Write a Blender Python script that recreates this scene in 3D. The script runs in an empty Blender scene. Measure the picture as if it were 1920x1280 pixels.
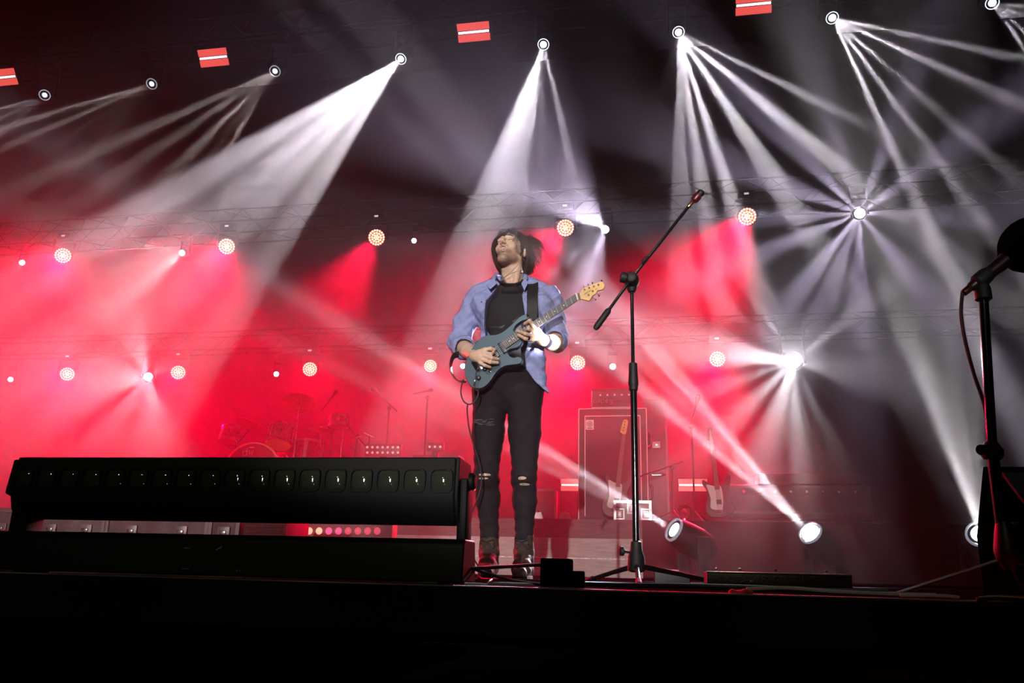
import bpy, bmesh, math, random
import numpy as np
from mathutils import Vector, Matrix, Euler

S = bpy.context.scene
COL = S.collection
PI = math.pi

# ------------------------------------------------------------------ camera
F_PX = 1500.0
PITCH, YAW, ROLL = math.radians(16.05), math.radians(10.75), math.radians(1.5)
FW = Vector((-math.sin(YAW) * math.cos(PITCH), math.cos(YAW) * math.cos(PITCH), math.sin(PITCH)))
RT0 = Vector((math.cos(YAW), math.sin(YAW), 0))
UP0 = RT0.cross(FW)
RT = RT0 * math.cos(ROLL) + UP0 * math.sin(ROLL)
UP = -RT0 * math.sin(ROLL) + UP0 * math.cos(ROLL)
CP = Vector((0, 0, 0.035))


def P(px, py, Y):
    """world point on the plane y = Y seen at a pixel of the 1920 x 1280 photograph"""
    d = FW + RT * ((px - 960) / F_PX) - UP * ((py - 640) / F_PX)
    return CP + d * (Y / d.y)


camd = bpy.data.cameras.new('camera')
cam = bpy.data.objects.new('camera', camd)
COL.objects.link(cam)
cam.matrix_world = Matrix.Translation(CP) @ Matrix((RT, UP, -FW)).transposed().to_4x4()
camd.sensor_width = 36
camd.lens = 36 * F_PX / 1920
camd.clip_start = 0.02
camd.dof.use_dof = True
camd.dof.focus_distance = 4.0
camd.dof.aperture_fstop = 16.0
S.camera = cam

# ------------------------------------------------------------------ world, exposure, sampling
W = bpy.data.worlds.new('night')
S.world = W
W.use_nodes = True
W.node_tree.nodes['Background'].inputs[0].default_value = (0.05, 0.03, 0.06, 1)
W.node_tree.nodes['Background'].inputs[1].default_value = 0.0
S.view_settings.view_transform = 'Standard'
S.view_settings.look = 'None'
S.view_settings.gamma = 1
S.view_settings.exposure = 0.0
S.cycles.use_denoising = True
S.cycles.max_bounces = 5
S.cycles.volume_bounces = 0
S.cycles.volume_step_rate = 2.5
S.cycles.volume_max_steps = 256
S.cycles.use_light_tree = True
S.cycles.sample_clamp_indirect = 4.0


def spot(name, loc, target, watts, deg, color=(1, 1, 1), blend=0.6, soft=0.03, parent=None):
    L = bpy.data.lights.new(name, 'SPOT')
    L.energy = watts
    L.spot_size = math.radians(deg)
    L.spot_blend = blend
    L.shadow_soft_size = soft
    L.color = color
    o = bpy.data.objects.new(name, L)
    COL.objects.link(o)
    q = (Vector(target) - Vector(loc)).to_track_quat('-Z', 'Y')
    if parent is None:
        o.location = loc
        o.rotation_euler = q.to_euler()
    else:
        o.parent = parent
        m = parent_matrix(parent).inverted() @ (Matrix.Translation(Vector(loc)) @ q.to_matrix().to_4x4())
        o.matrix_basis = m
    return o


def gobo(L, q, rays, fill, loc, noise=0.5, nscale=30.0):
    """several narrow rays out of one lamp: its colour wheel and prism as a direction pattern"""
    L.use_nodes = True
    nt = L.node_tree
    em = nt.nodes['Emission']
    tc = nt.nodes.new('ShaderNodeTexCoord')
    qi = q.inverted()
    acc = None

    def add(a, b):
        if a is None:
            return b
        n = nt.nodes.new('ShaderNodeMath')
        n.operation = 'ADD'
        nt.links.new(a, n.inputs[0])
        nt.links.new(b, n.inputs[1])
        return n.outputs[0]
    for (tgt, deg, w) in rays:
        d = qi @ (Vector(tgt) - Vector(loc)).normalized()
        dp = nt.nodes.new('ShaderNodeVectorMath')
        dp.operation = 'DOT_PRODUCT'
        nt.links.new(tc.outputs['Normal'], dp.inputs[0])
        dp.inputs[1].default_value = d
        mr = nt.nodes.new('ShaderNodeMapRange')
        mr.interpolation_type = 'SMOOTHSTEP'
        mr.inputs[1].default_value = math.cos(math.radians(deg / 2 * 1.15))
        mr.inputs[2].default_value = math.cos(math.radians(deg / 2 * 0.35))
        mr.inputs[3].default_value = 0.0
        mr.inputs[4].default_value = w
        nt.links.new(dp.outputs['Value'], mr.inputs[0])
        acc = add(acc, mr.outputs[0])
    v = nt.nodes.new('ShaderNodeMath')
    v.operation = 'ADD'
    nt.links.new(acc, v.inputs[0])
    v.inputs[1].default_value = fill
    n = nt.nodes.new('ShaderNodeTexNoise')
    n.inputs['Scale'].default_value = nscale
    n.inputs['Detail'].default_value = 1
    nt.links.new(tc.outputs['Normal'], n.inputs['Vector'])
    m = nt.nodes.new('ShaderNodeMapRange')
    m.inputs[1].default_value = 0.3
    m.inputs[2].default_value = 0.7
    m.inputs[3].default_value = 1 - noise
    m.inputs[4].default_value = 1 + noise
    nt.links.new(n.outputs['Fac'], m.inputs[0])
    mu = nt.nodes.new('ShaderNodeMath')
    mu.operation = 'MULTIPLY'
    nt.links.new(v.outputs[0], mu.inputs[0])
    nt.links.new(m.outputs[0], mu.inputs[1])
    nt.links.new(mu.outputs[0], em.inputs['Strength'])


def parent_matrix(o):
    m = Matrix.LocRotScale(o.location, o.rotation_euler, o.scale)
    return parent_matrix(o.parent) @ m if o.parent else m


# house follow spot behind camera, low lamp at right stage edge, then added fills
spot('follow_spot', (1.05, -15, 2.1), (-0.95, 9.5, 1.05), 11500, 9.0, (1.0, 0.94, 0.93), 0.35, 0.06)
spot('edge_spot', (3.2, 1.6, 0.35), P(1032, 632, 3.72), 9000, 2.2, (0.93, 0.96, 1.0), 0.5, 0.03)
spot('added_wash', (-2.8, -6, 7.0), (-0.75, 3.9, 1.25), 1900, 11, (1.0, 0.97, 0.93), 0.8, 0.25)  # unseen wash added for highlights on guitar, face and shirt

spot('added_glint_high', (-3.5, -14, 7.5), (-0.8, 2, 0.3), 800, 12, (1.0, 0.93, 0.7), 0.8, 0.28)  # unseen lamp added for the upper glint on the bar lenses
spot('added_glint_low', (0.6, -5, -0.9), (-0.7, 2, 0.2), 45, 24, (1.0, 0.95, 0.75), 0.8, 0.10)  # unseen lamp below stage level, added for the lower lens glint
spot('added_drum_fill', (-6.5, -14, 4.5), (-3.6, 9.0, 0.9), 5200, 11, (1.0, 0.92, 0.9), 0.8, 0.10)  # unseen lamp added to brighten the drum kit and the left cases

# ------------------------------------------------------------------ materials
_M = {}


def mat(name, col, rough=0.6, metal=0.0, emit=None, es=1.0, var=0.0, scale=8.0, bump=0.0, bscale=60.0, coat=0.0, spec=0.5):
    if name in _M:
        return _M[name]
    m = bpy.data.materials.new(name)
    m.use_nodes = True
    nt = m.node_tree
    b = nt.nodes['Principled BSDF']
    c = (*col, 1)
    b.inputs['Base Color'].default_value = c
    b.inputs['Roughness'].default_value = rough
    b.inputs['Metallic'].default_value = metal
    b.inputs['Coat Weight'].default_value = coat
    b.inputs['Specular IOR Level'].default_value = spec
    if emit:
        b.inputs['Emission Color'].default_value = (*emit, 1)
        b.inputs['Emission Strength'].default_value = es
    if var or bump:
        tc = nt.nodes.new('ShaderNodeTexCoord')
    if var:
        n = nt.nodes.new('ShaderNodeTexNoise')
        n.inputs['Scale'].default_value = scale
        n.inputs['Detail'].default_value = 5
        r = nt.nodes.new('ShaderNodeMapRange')
        r.inputs[1].default_value = 0.3
        r.inputs[2].default_value = 0.7
        r.inputs[3].default_value = 1 - var
        r.inputs[4].default_value = 1 + var
        mx = nt.nodes.new('ShaderNodeVectorMath')
        mx.operation = 'SCALE'
        mx.inputs[0].default_value = col
        nt.links.new(tc.outputs['Object'], n.inputs['Vector'])
        nt.links.new(n.outputs['Fac'], r.inputs[0])
        nt.links.new(r.outputs[0], mx.inputs['Scale'])
        nt.links.new(mx.outputs[0], b.inputs['Base Color'])
    if bump:
        n2 = nt.nodes.new('ShaderNodeTexNoise')
        n2.inputs['Scale'].default_value = bscale
        n2.inputs['Detail'].default_value = 4
        bp = nt.nodes.new('ShaderNodeBump')
        bp.inputs['Strength'].default_value = bump
        bp.inputs['Distance'].default_value = 0.01
        nt.links.new(tc.outputs['Object'], n2.inputs['Vector'])
        nt.links.new(n2.outputs['Fac'], bp.inputs['Height'])
        nt.links.new(bp.outputs[0], b.inputs['Normal'])
    _M[name] = m
    return m


BLACK = mat('black_paint', (0.006, 0.006, 0.007), 0.45, bump=0.15, bscale=120)
MATTE = mat('matte_black', (0.0012, 0.0012, 0.0012), 1.0, spec=0.0)
RUBBER = mat('black_rubber', (0.01, 0.01, 0.01), 0.6)
BGLOSS = mat('gloss_black', (0.008, 0.008, 0.009), 0.14, spec=0.6)
STEEL = mat('brushed_steel', (0.55, 0.55, 0.56), 0.28, 1.0, var=0.15, scale=30)
CHROME = mat('chrome', (0.85, 0.85, 0.87), 0.1, 1.0)
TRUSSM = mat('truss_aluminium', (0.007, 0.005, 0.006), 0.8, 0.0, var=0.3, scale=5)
CURTAIN = mat('black_curtain', (0.006, 0.005, 0.006), 0.95, bump=0.4, bscale=4)


# ------------------------------------------------------------------ mesh helpers
class MB:
    def __init__(s):
        s.v = []
        s.f = []

    def add(s, vs, fs):
        n = len(s.v)
        s.v += [tuple(v) for v in vs]
        s.f += [tuple(i + n for i in f) for f in fs]
        return s

    def box(s, c, d, rot=None, bev=0.0):
        """centre, full size, optional 3x3 rotation, chamfer"""
        c = Vector(c)
        hx, hy, hz = d[0] / 2, d[1] / 2, d[2] / 2
        if bev <= 0:
            vs = [Vector((x, y, z)) for z in (-hz, hz) for y in (-hy, hy) for x in (-hx, hx)]
            fs = [(0, 2, 3, 1), (4, 5, 7, 6), (0, 1, 5, 4), (2, 6, 7, 3), (0, 4, 6, 2), (1, 3, 7, 5)]
        else:
            bm = bmesh.new()
            bmesh.ops.create_cube(bm, size=1)
            for v in bm.verts:
                v.co = Vector((v.co.x * d[0], v.co.y * d[1], v.co.z * d[2]))
            bmesh.ops.bevel(bm, geom=list(bm.edges), offset=bev, segments=2, profile=0.5, affect='EDGES')
            bm.verts.index_update()
            vs = [v.co.copy() for v in bm.verts]
            fs = [tuple(v.index for v in f.verts) for f in bm.faces]
            bm.free()
        if rot is not None:
            vs = [rot @ v for v in vs]
        return s.add([v + c for v in vs], fs)

    def tube(s, pts, r, n=10, cap=True):
        """swept round tube; r a number or a list"""
        pts = [Vector(p) for p in pts]
        if not hasattr(r, '__len__'):
            r = [r] * len(pts)
        rings = []
        prev = None
        for i, p in enumerate(pts):
            t = (pts[min(i + 1, len(pts) - 1)] - pts[max(i - 1, 0)])
            if t.length < 1e-9:
                t = Vector((0, 0, 1))
            t.normalize()
            if prev is None:
                a = Vector((0, 0, 1)) if abs(t.z) < 0.9 else Vector((1, 0, 0))
                u = t.cross(a).normalized()
            else:
                u = (prev - t * prev.dot(t))
                u = u.normalized() if u.length > 1e-6 else t.orthogonal().normalized()
            prev = u
            w = t.cross(u)
            rings.append([p + (u * math.cos(2 * PI * k / n) + w * math.sin(2 * PI * k / n)) * r[i] for k in range(n)])
        vs = [v for g in rings for v in g]
        fs = []
        for i in range(len(pts) - 1):
            for k in range(n):
                fs.append((i * n + k, i * n + (k + 1) % n, (i + 1) * n + (k + 1) % n, (i + 1) * n + k))
        if cap:
            fs.append(tuple(range(n - 1, -1, -1)))
            fs.append(tuple((len(pts) - 1) * n + k for k in range(n)))
        return s.add(vs, fs)

    def lathe(s, o, axis, prof, n=24, cap=True):
        """profile of (distance along axis, radius)"""
        o = Vector(o)
        a = Vector(axis).normalized()
        u = a.orthogonal().normalized()
        w = a.cross(u)
        vs = []
        for (h, r) in prof:
            for k in range(n):
                t = 2 * PI * k / n
                vs.append(o + a * h + (u * math.cos(t) + w * math.sin(t)) * r)
        fs = []
        m = len(prof)
        for i in range(m - 1):
            for k in range(n):
                fs.append((i * n + k, i * n + (k + 1) % n, (i + 1) * n + (k + 1) % n, (i + 1) * n + k))
        if cap:
            fs.append(tuple(range(n - 1, -1, -1)))
            fs.append(tuple((m - 1) * n + k for k in range(n)))
        return s.add(vs, fs)

    def ball(s, c, r, n=14, m=8, rot=None):
        c = Vector(c)
        if not hasattr(r, '__len__'):
            r = (r, r, r)
        vs = []
        fs = []
        for i in range(m + 1):
            t = PI * i / m
            for k in range(n):
                a = 2 * PI * k / n
                v = Vector((r[0] * math.sin(t) * math.cos(a), r[1] * math.sin(t) * math.sin(a), r[2] * math.cos(t)))
                if rot is not None:
                    v = rot @ v
                vs.append(c + v)
        for i in range(m):
            for k in range(n):
                fs.append((i * n + k, (i + 1) * n + k, (i + 1) * n + (k + 1) % n, i * n + (k + 1) % n))
        return s.add(vs, fs)

    def prism(s, outline, vec):
        """closed planar outline pushed along vec"""
        vec = Vector(vec)
        o = [Vector(p) for p in outline]
        n = len(o)
        s.add(o + [p + vec for p in o], [tuple(range(n)), tuple(range(2 * n - 1, n - 1, -1))] +
              [(i, i + n, (i + 1) % n + n, (i + 1) % n) for i in range(n)])
        return s

    def build(s, name, m, parent=None, org=(0, 0, 0), smooth=35, bev=0.0):
        org = Vector(org)
        me = bpy.data.meshes.new(name)
        me.from_pydata([tuple(Vector(v) - org) for v in s.v], [], s.f)
        bm = bmesh.new()
        bm.from_mesh(me)
        bmesh.ops.remove_doubles(bm, verts=bm.verts, dist=1e-6)
        bmesh.ops.recalc_face_normals(bm, faces=bm.faces)
        bm.to_mesh(me)
        bm.free()
        if smooth:
            me.shade_smooth()
            me.set_sharp_from_angle(angle=math.radians(smooth))
        me.materials.append(m)
        o = bpy.data.objects.new(name, me)
        COL.objects.link(o)
        if parent is not None:
            o.parent = parent
        else:
            o.location = org
        if bev:
            md = o.modifiers.new('bevel', 'BEVEL')
            md.width = bev
            md.segments = 2
            md.limit_method = 'ANGLE'
        return o


def tag(o, label, cat, group=None):
    o['label'] = label
    o['category'] = cat
    if group:
        o['group'] = group
    return o


def thing(name, label, cat, loc=(0, 0, 0), rot=(0, 0, 0), group=None):
    o = bpy.data.objects.new(name, None)
    o.empty_display_size = 0.1
    COL.objects.link(o)
    o.location = loc
    o.rotation_euler = rot
    return tag(o, label, cat, group)


def struct(o):
    o['kind'] = 'structure'
    return o


def dup(root, loc=None, rot=None, label=None, group=None):
    def cp(o, par):
        c = o.copy()
        COL.objects.link(c)
        c.parent = par
        for ch in o.children:
            cp(ch, c)
        return c
    r = cp(root, None)
    if loc is not None:
        r.location = loc
    if rot is not None:
        r.rotation_euler = rot
    if label:
        r['label'] = label
    if group:
        r['group'] = group
    return r


# letters as strokes: small polylines on a unit cell (x 0..1, y 0..1)
GLY = {
    'A': [[(0, 0), (.5, 1), (1, 0)], [(.2, .4), (.8, .4)]], 'B': [[(0, 0), (0, 1), (.8, .9), (.8, .6), (0, .5), (1, .35), (.9, 0), (0, 0)]],
    'C': [[(1, .9), (.5, 1), (0, .6), (0, .3), (.5, 0), (1, .1)]], 'D': [[(0, 0), (0, 1), (.7, .9), (1, .5), (.7, .1), (0, 0)]],
    'E': [[(1, 1), (0, 1), (0, 0), (1, 0)], [(0, .5), (.8, .5)]], 'G': [[(1, .9), (.5, 1), (0, .6), (0, .3), (.5, 0), (1, .1), (1, .45), (.6, .45)]],
    'I': [[(.5, 0), (.5, 1)]], 'L': [[(0, 1), (0, 0), (.9, 0)]], 'M': [[(0, 0), (0, 1), (.5, .4), (1, 1), (1, 0)]], 'N': [[(0, 0), (0, 1), (1, 0), (1, 1)]],
    'O': [[(.5, 1), (0, .7), (0, .3), (.5, 0), (1, .3), (1, .7), (.5, 1)]], 'P': [[(0, 0), (0, 1), (.9, .9), (.9, .55), (0, .5)]],
    'R': [[(0, 0), (0, 1), (.9, .9), (.9, .55), (0, .5), (1, 0)]], 'S': [[(1, .9), (.5, 1), (0, .75), (1, .3), (.5, 0), (0, .1)]],
    'T': [[(.5, 0), (.5, 1)], [(0, 1), (1, 1)]], 'U': [[(0, 1), (0, .2), (.5, 0), (1, .2), (1, 1)]], 'W': [[(0, 1), (.25, 0), (.5, .6), (.75, 0), (1, 1)]],
    'Y': [[(0, 1), (.5, .5), (1, 1)], [(.5, .5), (.5, 0)]],
    'a': [[(.9, .6), (.1, .6), (0, .1), (.8, .05), (.9, .6), (.9, 0)]], 'e': [[(0, .35), (1, .35), (.8, .65), (.2, .65), (0, .3), (.3, 0), (.9, .1)]],
    'g': [[(.9, .6), (.1, .6), (0, .1), (.9, .1), (.9, .65), (.9, -.25), (.1, -.3)]], 'm': [[(0, 0), (0, .6), (.5, .6), (.5, 0)], [(.5, .6), (1, .6), (1, 0)]],
    'p': [[(0, -.3), (0, .6), (.9, .6), (.9, .05), (0, .05)]], 'd': [[(1, 1), (1, 0), (.1, 0), (0, .5), (1, .6)]], 'w': [[(0, .65), (.25, 0), (.5, .6), (.75, 0), (1, .65)]],
    'u': [[(0, .6), (0, .1), (.8, 0), (.8, .6)], [(.8, .6), (.8, 0)]], 's': [[(.9, .6), (.1, .6), (.1, .35), (.9, .3), (.8, 0), (0, 0)]], 'i': [[(.5, 0), (.5, .6)]],
    'c': [[(.9, .6), (.1, .6), (0, .1), (.9, 0)]], 'n': [[(0, 0), (0, .6), (.8, .6), (.9, 0)]],
}


def letters(mb, text, org, ux, uy, h, stroke=0.1, wid=0.62):
    """raised stroke lettering starting at org along ux, height h"""
    org, ux, uy = Vector(org), Vector(ux).normalized(), Vector(uy).normalized()
    x = 0
    for ch in text:
        for line in GLY.get(ch, []):
            mb.tube([org + ux * (x + p[0] * h * wid) + uy * (p[1] * h) for p in line], h * stroke, 4)
        x += h * (wid + 0.3)
    return x


# ------------------------------------------------------------------ signed distance meshing (organic shapes)
def surface_nets(F, lo, h):
    nx, ny, nz = F.shape
    s = F < 0
    cs = [s[i:nx - 1 + i, j:ny - 1 + j, k:nz - 1 + k] for i in (0, 1) for j in (0, 1) for k in (0, 1)]
    anyc = np.logical_or.reduce(cs)
    allc = np.logical_and.reduce(cs)
    act = anyc & ~allc
    idx = -np.ones(act.shape, dtype=np.int64)
    ii = np.argwhere(act)
    idx[act] = np.arange(len(ii))
    acc = np.zeros((len(ii), 3))
    cnt = np.zeros(len(ii))
    cor = [(i, j, k) for i in (0, 1) for j in (0, 1) for k in (0, 1)]
    val = {c: F[ii[:, 0] + c[0], ii[:, 1] + c[1], ii[:, 2] + c[2]] for c in cor}
    for a in cor:
        for ax in range(3):
            if a[ax] == 0:
                b = list(a)
                b[ax] = 1
                b = tuple(b)
                va, vb = val[a], val[b]
                m = (va < 0) != (vb < 0)
                t = np.where(m, va / np.where(m, va - vb, 1), 0)
                p = np.array(a, float)[None, :].repeat(len(ii), 0)
                p[:, ax] += t
                acc[m] += p[m]
                cnt[m] += 1
    V = (ii + acc / cnt[:, None]) * h + np.array(lo)
    Q = []
    for ax in range(3):
        sl0 = [slice(None)] * 3
        sl1 = [slice(None)] * 3
        sl0[ax] = slice(0, -1)
        sl1[ax] = slice(1, None)
        A, B = s[tuple(sl0)], s[tuple(sl1)]
        e = np.argwhere(A != B)
        o1, o2 = [(1, 2), (2, 0), (0, 1)][ax]
        ok = (e[:, o1] > 0) & (e[:, o2] > 0) & (e[:, o1] < F.shape[o1] - 1) & (e[:, o2] < F.shape[o2] - 1)
        e = e[ok]
        fl = A[e[:, 0], e[:, 1], e[:, 2]]
        q = []
        for d1, d2 in ((-1, -1), (0, -1), (0, 0), (-1, 0)):
            c = e.copy()
            c[:, o1] += d1
            c[:, o2] += d2
            q.append(idx[c[:, 0], c[:, 1], c[:, 2]])
        q = np.stack(q, 1)
        q[~fl] = q[~fl][:, ::-1]
        Q.append(q)
    return V, np.concatenate(Q)


class Field:
    """smooth union / cut of round cones and ellipsoids on a grid"""

    def __init__(s, lo, hi, h):
        s.lo = np.array(lo, float)
        s.h = h
        s.n = np.ceil((np.array(hi, float) - s.lo) / h).astype(int) + 1
        s.F = np.full(s.n, 0.2)

    def axes(s, a=None, b=None):
        a = [0, 0, 0] if a is None else a
        b = s.n if b is None else b
        return np.meshgrid(*[s.lo[i] + s.h * np.arange(a[i], b[i]) for i in range(3)], indexing='ij')

    def _win(s, lo, hi):
        a = np.clip(np.floor((np.array(lo) - s.lo) / s.h).astype(int), 0, s.n)
        b = np.clip(np.ceil((np.array(hi) - s.lo) / s.h).astype(int) + 1, 0, s.n)
        return a, b

    def _mix(s, a, b, d, k, cut):
        sl = tuple(slice(a[i], b[i]) for i in range(3))
        f = s.F[sl]
        if cut:
            d = -d
            hh = np.clip(0.5 - 0.5 * (f - d) / max(k, 1e-6), 0, 1)
            s.F[sl] = np.maximum(f, d) if k <= 0 else f * (1 - hh) + d * hh + k * hh * (1 - hh)
        else:
            if k <= 0:
                s.F[sl] = np.minimum(f, d)
            else:
                hh = np.clip(0.5 + 0.5 * (f - d) / k, 0, 1)
                s.F[sl] = f * (1 - hh) + d * hh - k * hh * (1 - hh)

    def cone(s, p, q, r1, r2, k=0.01, sy=1.0, cut=False):
        """round cone from p to q; sy squeezes it front to back (about p)"""
        p, q = np.array(p, float), np.array(q, float)
        R = max(r1, r2) + 3 * k + 0.03
        a, b = s._win(np.minimum(p, q) - R, np.maximum(p, q) + R)
        if np.any(b <= a):
            return s
        X, Y, Z = s.axes(a, b)
        X, Y, Z = X - p[0], (Y - p[1]) / sy, Z - p[2]
        d = q - p
        d[1] /= sy
        L2 = max(d @ d, 1e-12)
        t = np.clip((X * d[0] + Y * d[1] + Z * d[2]) / L2, 0, 1)
        dist = np.sqrt((X - t * d[0]) ** 2 + (Y - t * d[1]) ** 2 + (Z - t * d[2]) ** 2) - (r1 + (r2 - r1) * t)
        s._mix(a, b, dist * min(1, sy), k, cut)
        return s

    def chain(s, pts, rs, k=0.01, sy=1.0):
        for i in range(len(pts) - 1):
            s.cone(pts[i], pts[i + 1], rs[i], rs[i + 1], k, sy)
        return s

    def ell(s, c, r, rot=None, k=0.01, cut=False):
        c = np.array(c, float)
        r = np.array(r, float)
        R = r.max() + 3 * k + 0.03
        a, b = s._win(c - R, c + R)
        if np.any(b <= a):
            return s
        X, Y, Z = s.axes(a, b)
        q = np.stack([X - c[0], Y - c[1], Z - c[2]], -1)
        if rot is not None:
            q = q @ np.array(rot)
        k0 = np.linalg.norm(q / r, axis=-1)
        k1 = np.linalg.norm(q / (r * r), axis=-1)
        d = k0 * (k0 - 1) / np.maximum(k1, 1e-9)
        s._mix(a, b, d, k, cut)
        return s

    def build(s, name, m, parent=None, org=(0, 0, 0), smooth_iter=1):
        V, Q = surface_nets(s.F, s.lo, s.h)
        V = V - np.array(org)
        me = bpy.data.meshes.new(name)
        me.from_pydata([tuple(v) for v in V.tolist()], [], Q.tolist())
        me.validate()
        me.shade_smooth()
        me.materials.append(m)
        o = bpy.data.objects.new(name, me)
        COL.objects.link(o)
        if parent is not None:
            o.parent = parent
        else:
            o.location = org
        if smooth_iter:
            md = o.modifiers.new('soften', 'SMOOTH')
            md.iterations = smooth_iter
            md.factor = 0.5
        return o
# ================================================================== the stage
FLOOR_Z = 0.0


def wood_mat(name, c1, c2, sc=(1, 8, 8)):
    m = bpy.data.materials.new(name)
    m.use_nodes = True
    nt = m.node_tree
    b = nt.nodes['Principled BSDF']
    b.inputs['Roughness'].default_value = 0.7
    tc = nt.nodes.new('ShaderNodeTexCoord')
    mp = nt.nodes.new('ShaderNodeMapping')
    mp.inputs['Scale'].default_value = sc
    n = nt.nodes.new('ShaderNodeTexNoise')
    n.inputs['Scale'].default_value = 6
    n.inputs['Detail'].default_value = 8
    n.inputs['Roughness'].default_value = 0.7
    r = nt.nodes.new('ShaderNodeValToRGB')
    r.color_ramp.elements[0].position = 0.3
    r.color_ramp.elements[0].color = (*c1, 1)
    r.color_ramp.elements[1].position = 0.65
    r.color_ramp.elements[1].color = (*c2, 1)
    nt.links.new(tc.outputs['Object'], mp.inputs[0])
    nt.links.new(mp.outputs[0], n.inputs['Vector'])
    nt.links.new(n.outputs['Fac'], r.inputs[0])
    nt.links.new(r.outputs[0], b.inputs['Base Color'])
    return m


DECK = mat('stage_deck', (0.010, 0.009, 0.010), 0.9, spec=0.0, var=0.4, scale=3, bump=0.2, bscale=40)
PLY = wood_mat('weathered_plywood', (0.28, 0.24, 0.22), (0.42, 0.38, 0.35))
DPLY = wood_mat('dark_stained_plywood', (0.06, 0.035, 0.035), (0.12, 0.075, 0.075))

struct(MB().box((0, 9.9, -0.06), (40, 16.2, 0.12)).build('floor', DECK))
struct(MB().box((0, 0.85, -0.75), (40, 2.0, 1.3)).build('floor_skirt', MATTE))
struct(MB().box((0, 0.2, -1.45), (40, 10, 0.1)).build('ground', MATTE))
struct(MB().box((0, 18.05, 6.5), (40, 0.1, 13.0)).build('wall_back', CURTAIN))
struct(MB().box((0, 1.835, -0.012), (40, 0.03, 0.03)).build('trim_1', mat('edge_trim', (0.14, 0.09, 0.08), 0.6, 0.0, var=0.9, scale=4)))
# riser: front step of plywood, darker fascia above, deck behind
RX0, RX1, RY = -2.9, 0.0, 9.3
rx1 = P(1205, 1040, RY).x
struct(MB().box(((-9 + rx1) / 2, RY + 0.02, 0.21), (rx1 + 9, 0.04, 0.42)).build('trim_2', PLY))
struct(MB().box(((-9 + rx1) / 2, RY + 0.03, 0.525), (rx1 + 9, 0.04, 0.21)).build('trim_3', DPLY))
struct(MB().box(((-9 + rx1) / 2, RY - 0.004, 0.2), (rx1 + 9, 0.012, 0.012)).build('trim_4', mat('chipped_edge', (0.7, 0.66, 0.62), 0.7, var=0.5, scale=40)))
struct(MB().box(((rx1 + 9) / 2, RY + 0.03, 0.315), (9 - rx1, 0.04, 0.63)).build('trim_5', CURTAIN))
struct(MB().box((0, RY + 3.05, 0.61), (18, 6.0, 0.04)).build('floor_riser', DECK))
RZ = 0.63


# ------------------------------------------------------------------ trusses
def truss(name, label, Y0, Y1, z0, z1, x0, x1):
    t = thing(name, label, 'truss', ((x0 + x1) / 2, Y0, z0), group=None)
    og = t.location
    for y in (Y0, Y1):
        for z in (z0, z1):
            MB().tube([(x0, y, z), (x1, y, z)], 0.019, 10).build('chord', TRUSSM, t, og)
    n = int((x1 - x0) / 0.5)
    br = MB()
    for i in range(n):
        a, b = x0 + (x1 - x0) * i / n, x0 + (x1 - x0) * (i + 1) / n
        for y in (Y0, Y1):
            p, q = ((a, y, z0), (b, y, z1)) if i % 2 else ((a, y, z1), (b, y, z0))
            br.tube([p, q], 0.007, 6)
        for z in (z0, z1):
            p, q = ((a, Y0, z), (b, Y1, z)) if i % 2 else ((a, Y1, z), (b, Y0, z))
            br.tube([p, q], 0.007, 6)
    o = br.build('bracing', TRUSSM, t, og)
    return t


YT, YMID, YLOW = 10.3, 13.25, 15.25      # front chords the lamps hang from
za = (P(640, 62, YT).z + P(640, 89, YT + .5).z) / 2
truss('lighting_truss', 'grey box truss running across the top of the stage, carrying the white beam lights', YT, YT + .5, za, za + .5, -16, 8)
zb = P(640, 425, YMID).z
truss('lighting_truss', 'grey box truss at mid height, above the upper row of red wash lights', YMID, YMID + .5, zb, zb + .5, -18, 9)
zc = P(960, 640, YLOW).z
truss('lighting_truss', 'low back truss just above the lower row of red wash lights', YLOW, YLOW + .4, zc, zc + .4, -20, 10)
# ================================================================== lamps
LENSW = mat('lit_lens', (1, 1, 1), 0.2, emit=(0.92, 0.95, 1.0), es=14)
LENSD = mat('dim_lens', (0.6, 0.62, 0.65), 0.08, 0.6, emit=(0.8, 0.85, 1.0), es=0.35)
RIMG = mat('glowing_lens_rim', (0.6, 0.65, 0.7), 0.08, 0.9, emit=(0.75, 0.82, 1.0), es=0.25)  # glow put on the rim stands in for lens glare
HEADM = mat('moving_head_housing', (0.012, 0.011, 0.012), 0.5, bump=0.1)
REDCELL = mat('lit_red_led_cells', (1, 0.3, 0.2), 0.3, emit=(1.0, 0.62, 0.42), es=2.2)
REDFACE = mat('red_wash_face', (0.12, 0.01, 0.01), 0.4, emit=(1.0, 0.02, 0.03), es=0.35)


BEAM = 5.0
REDX = 1.9


def basis(d):
    """matrix whose local -Y looks along d, local Z up"""
    d = Vector(d).normalized()
    y = -d
    x = y.cross(Vector((0, 0, 1))).normalized()
    z = x.cross(y)
    return Matrix((x, y, z)).transposed()


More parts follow.
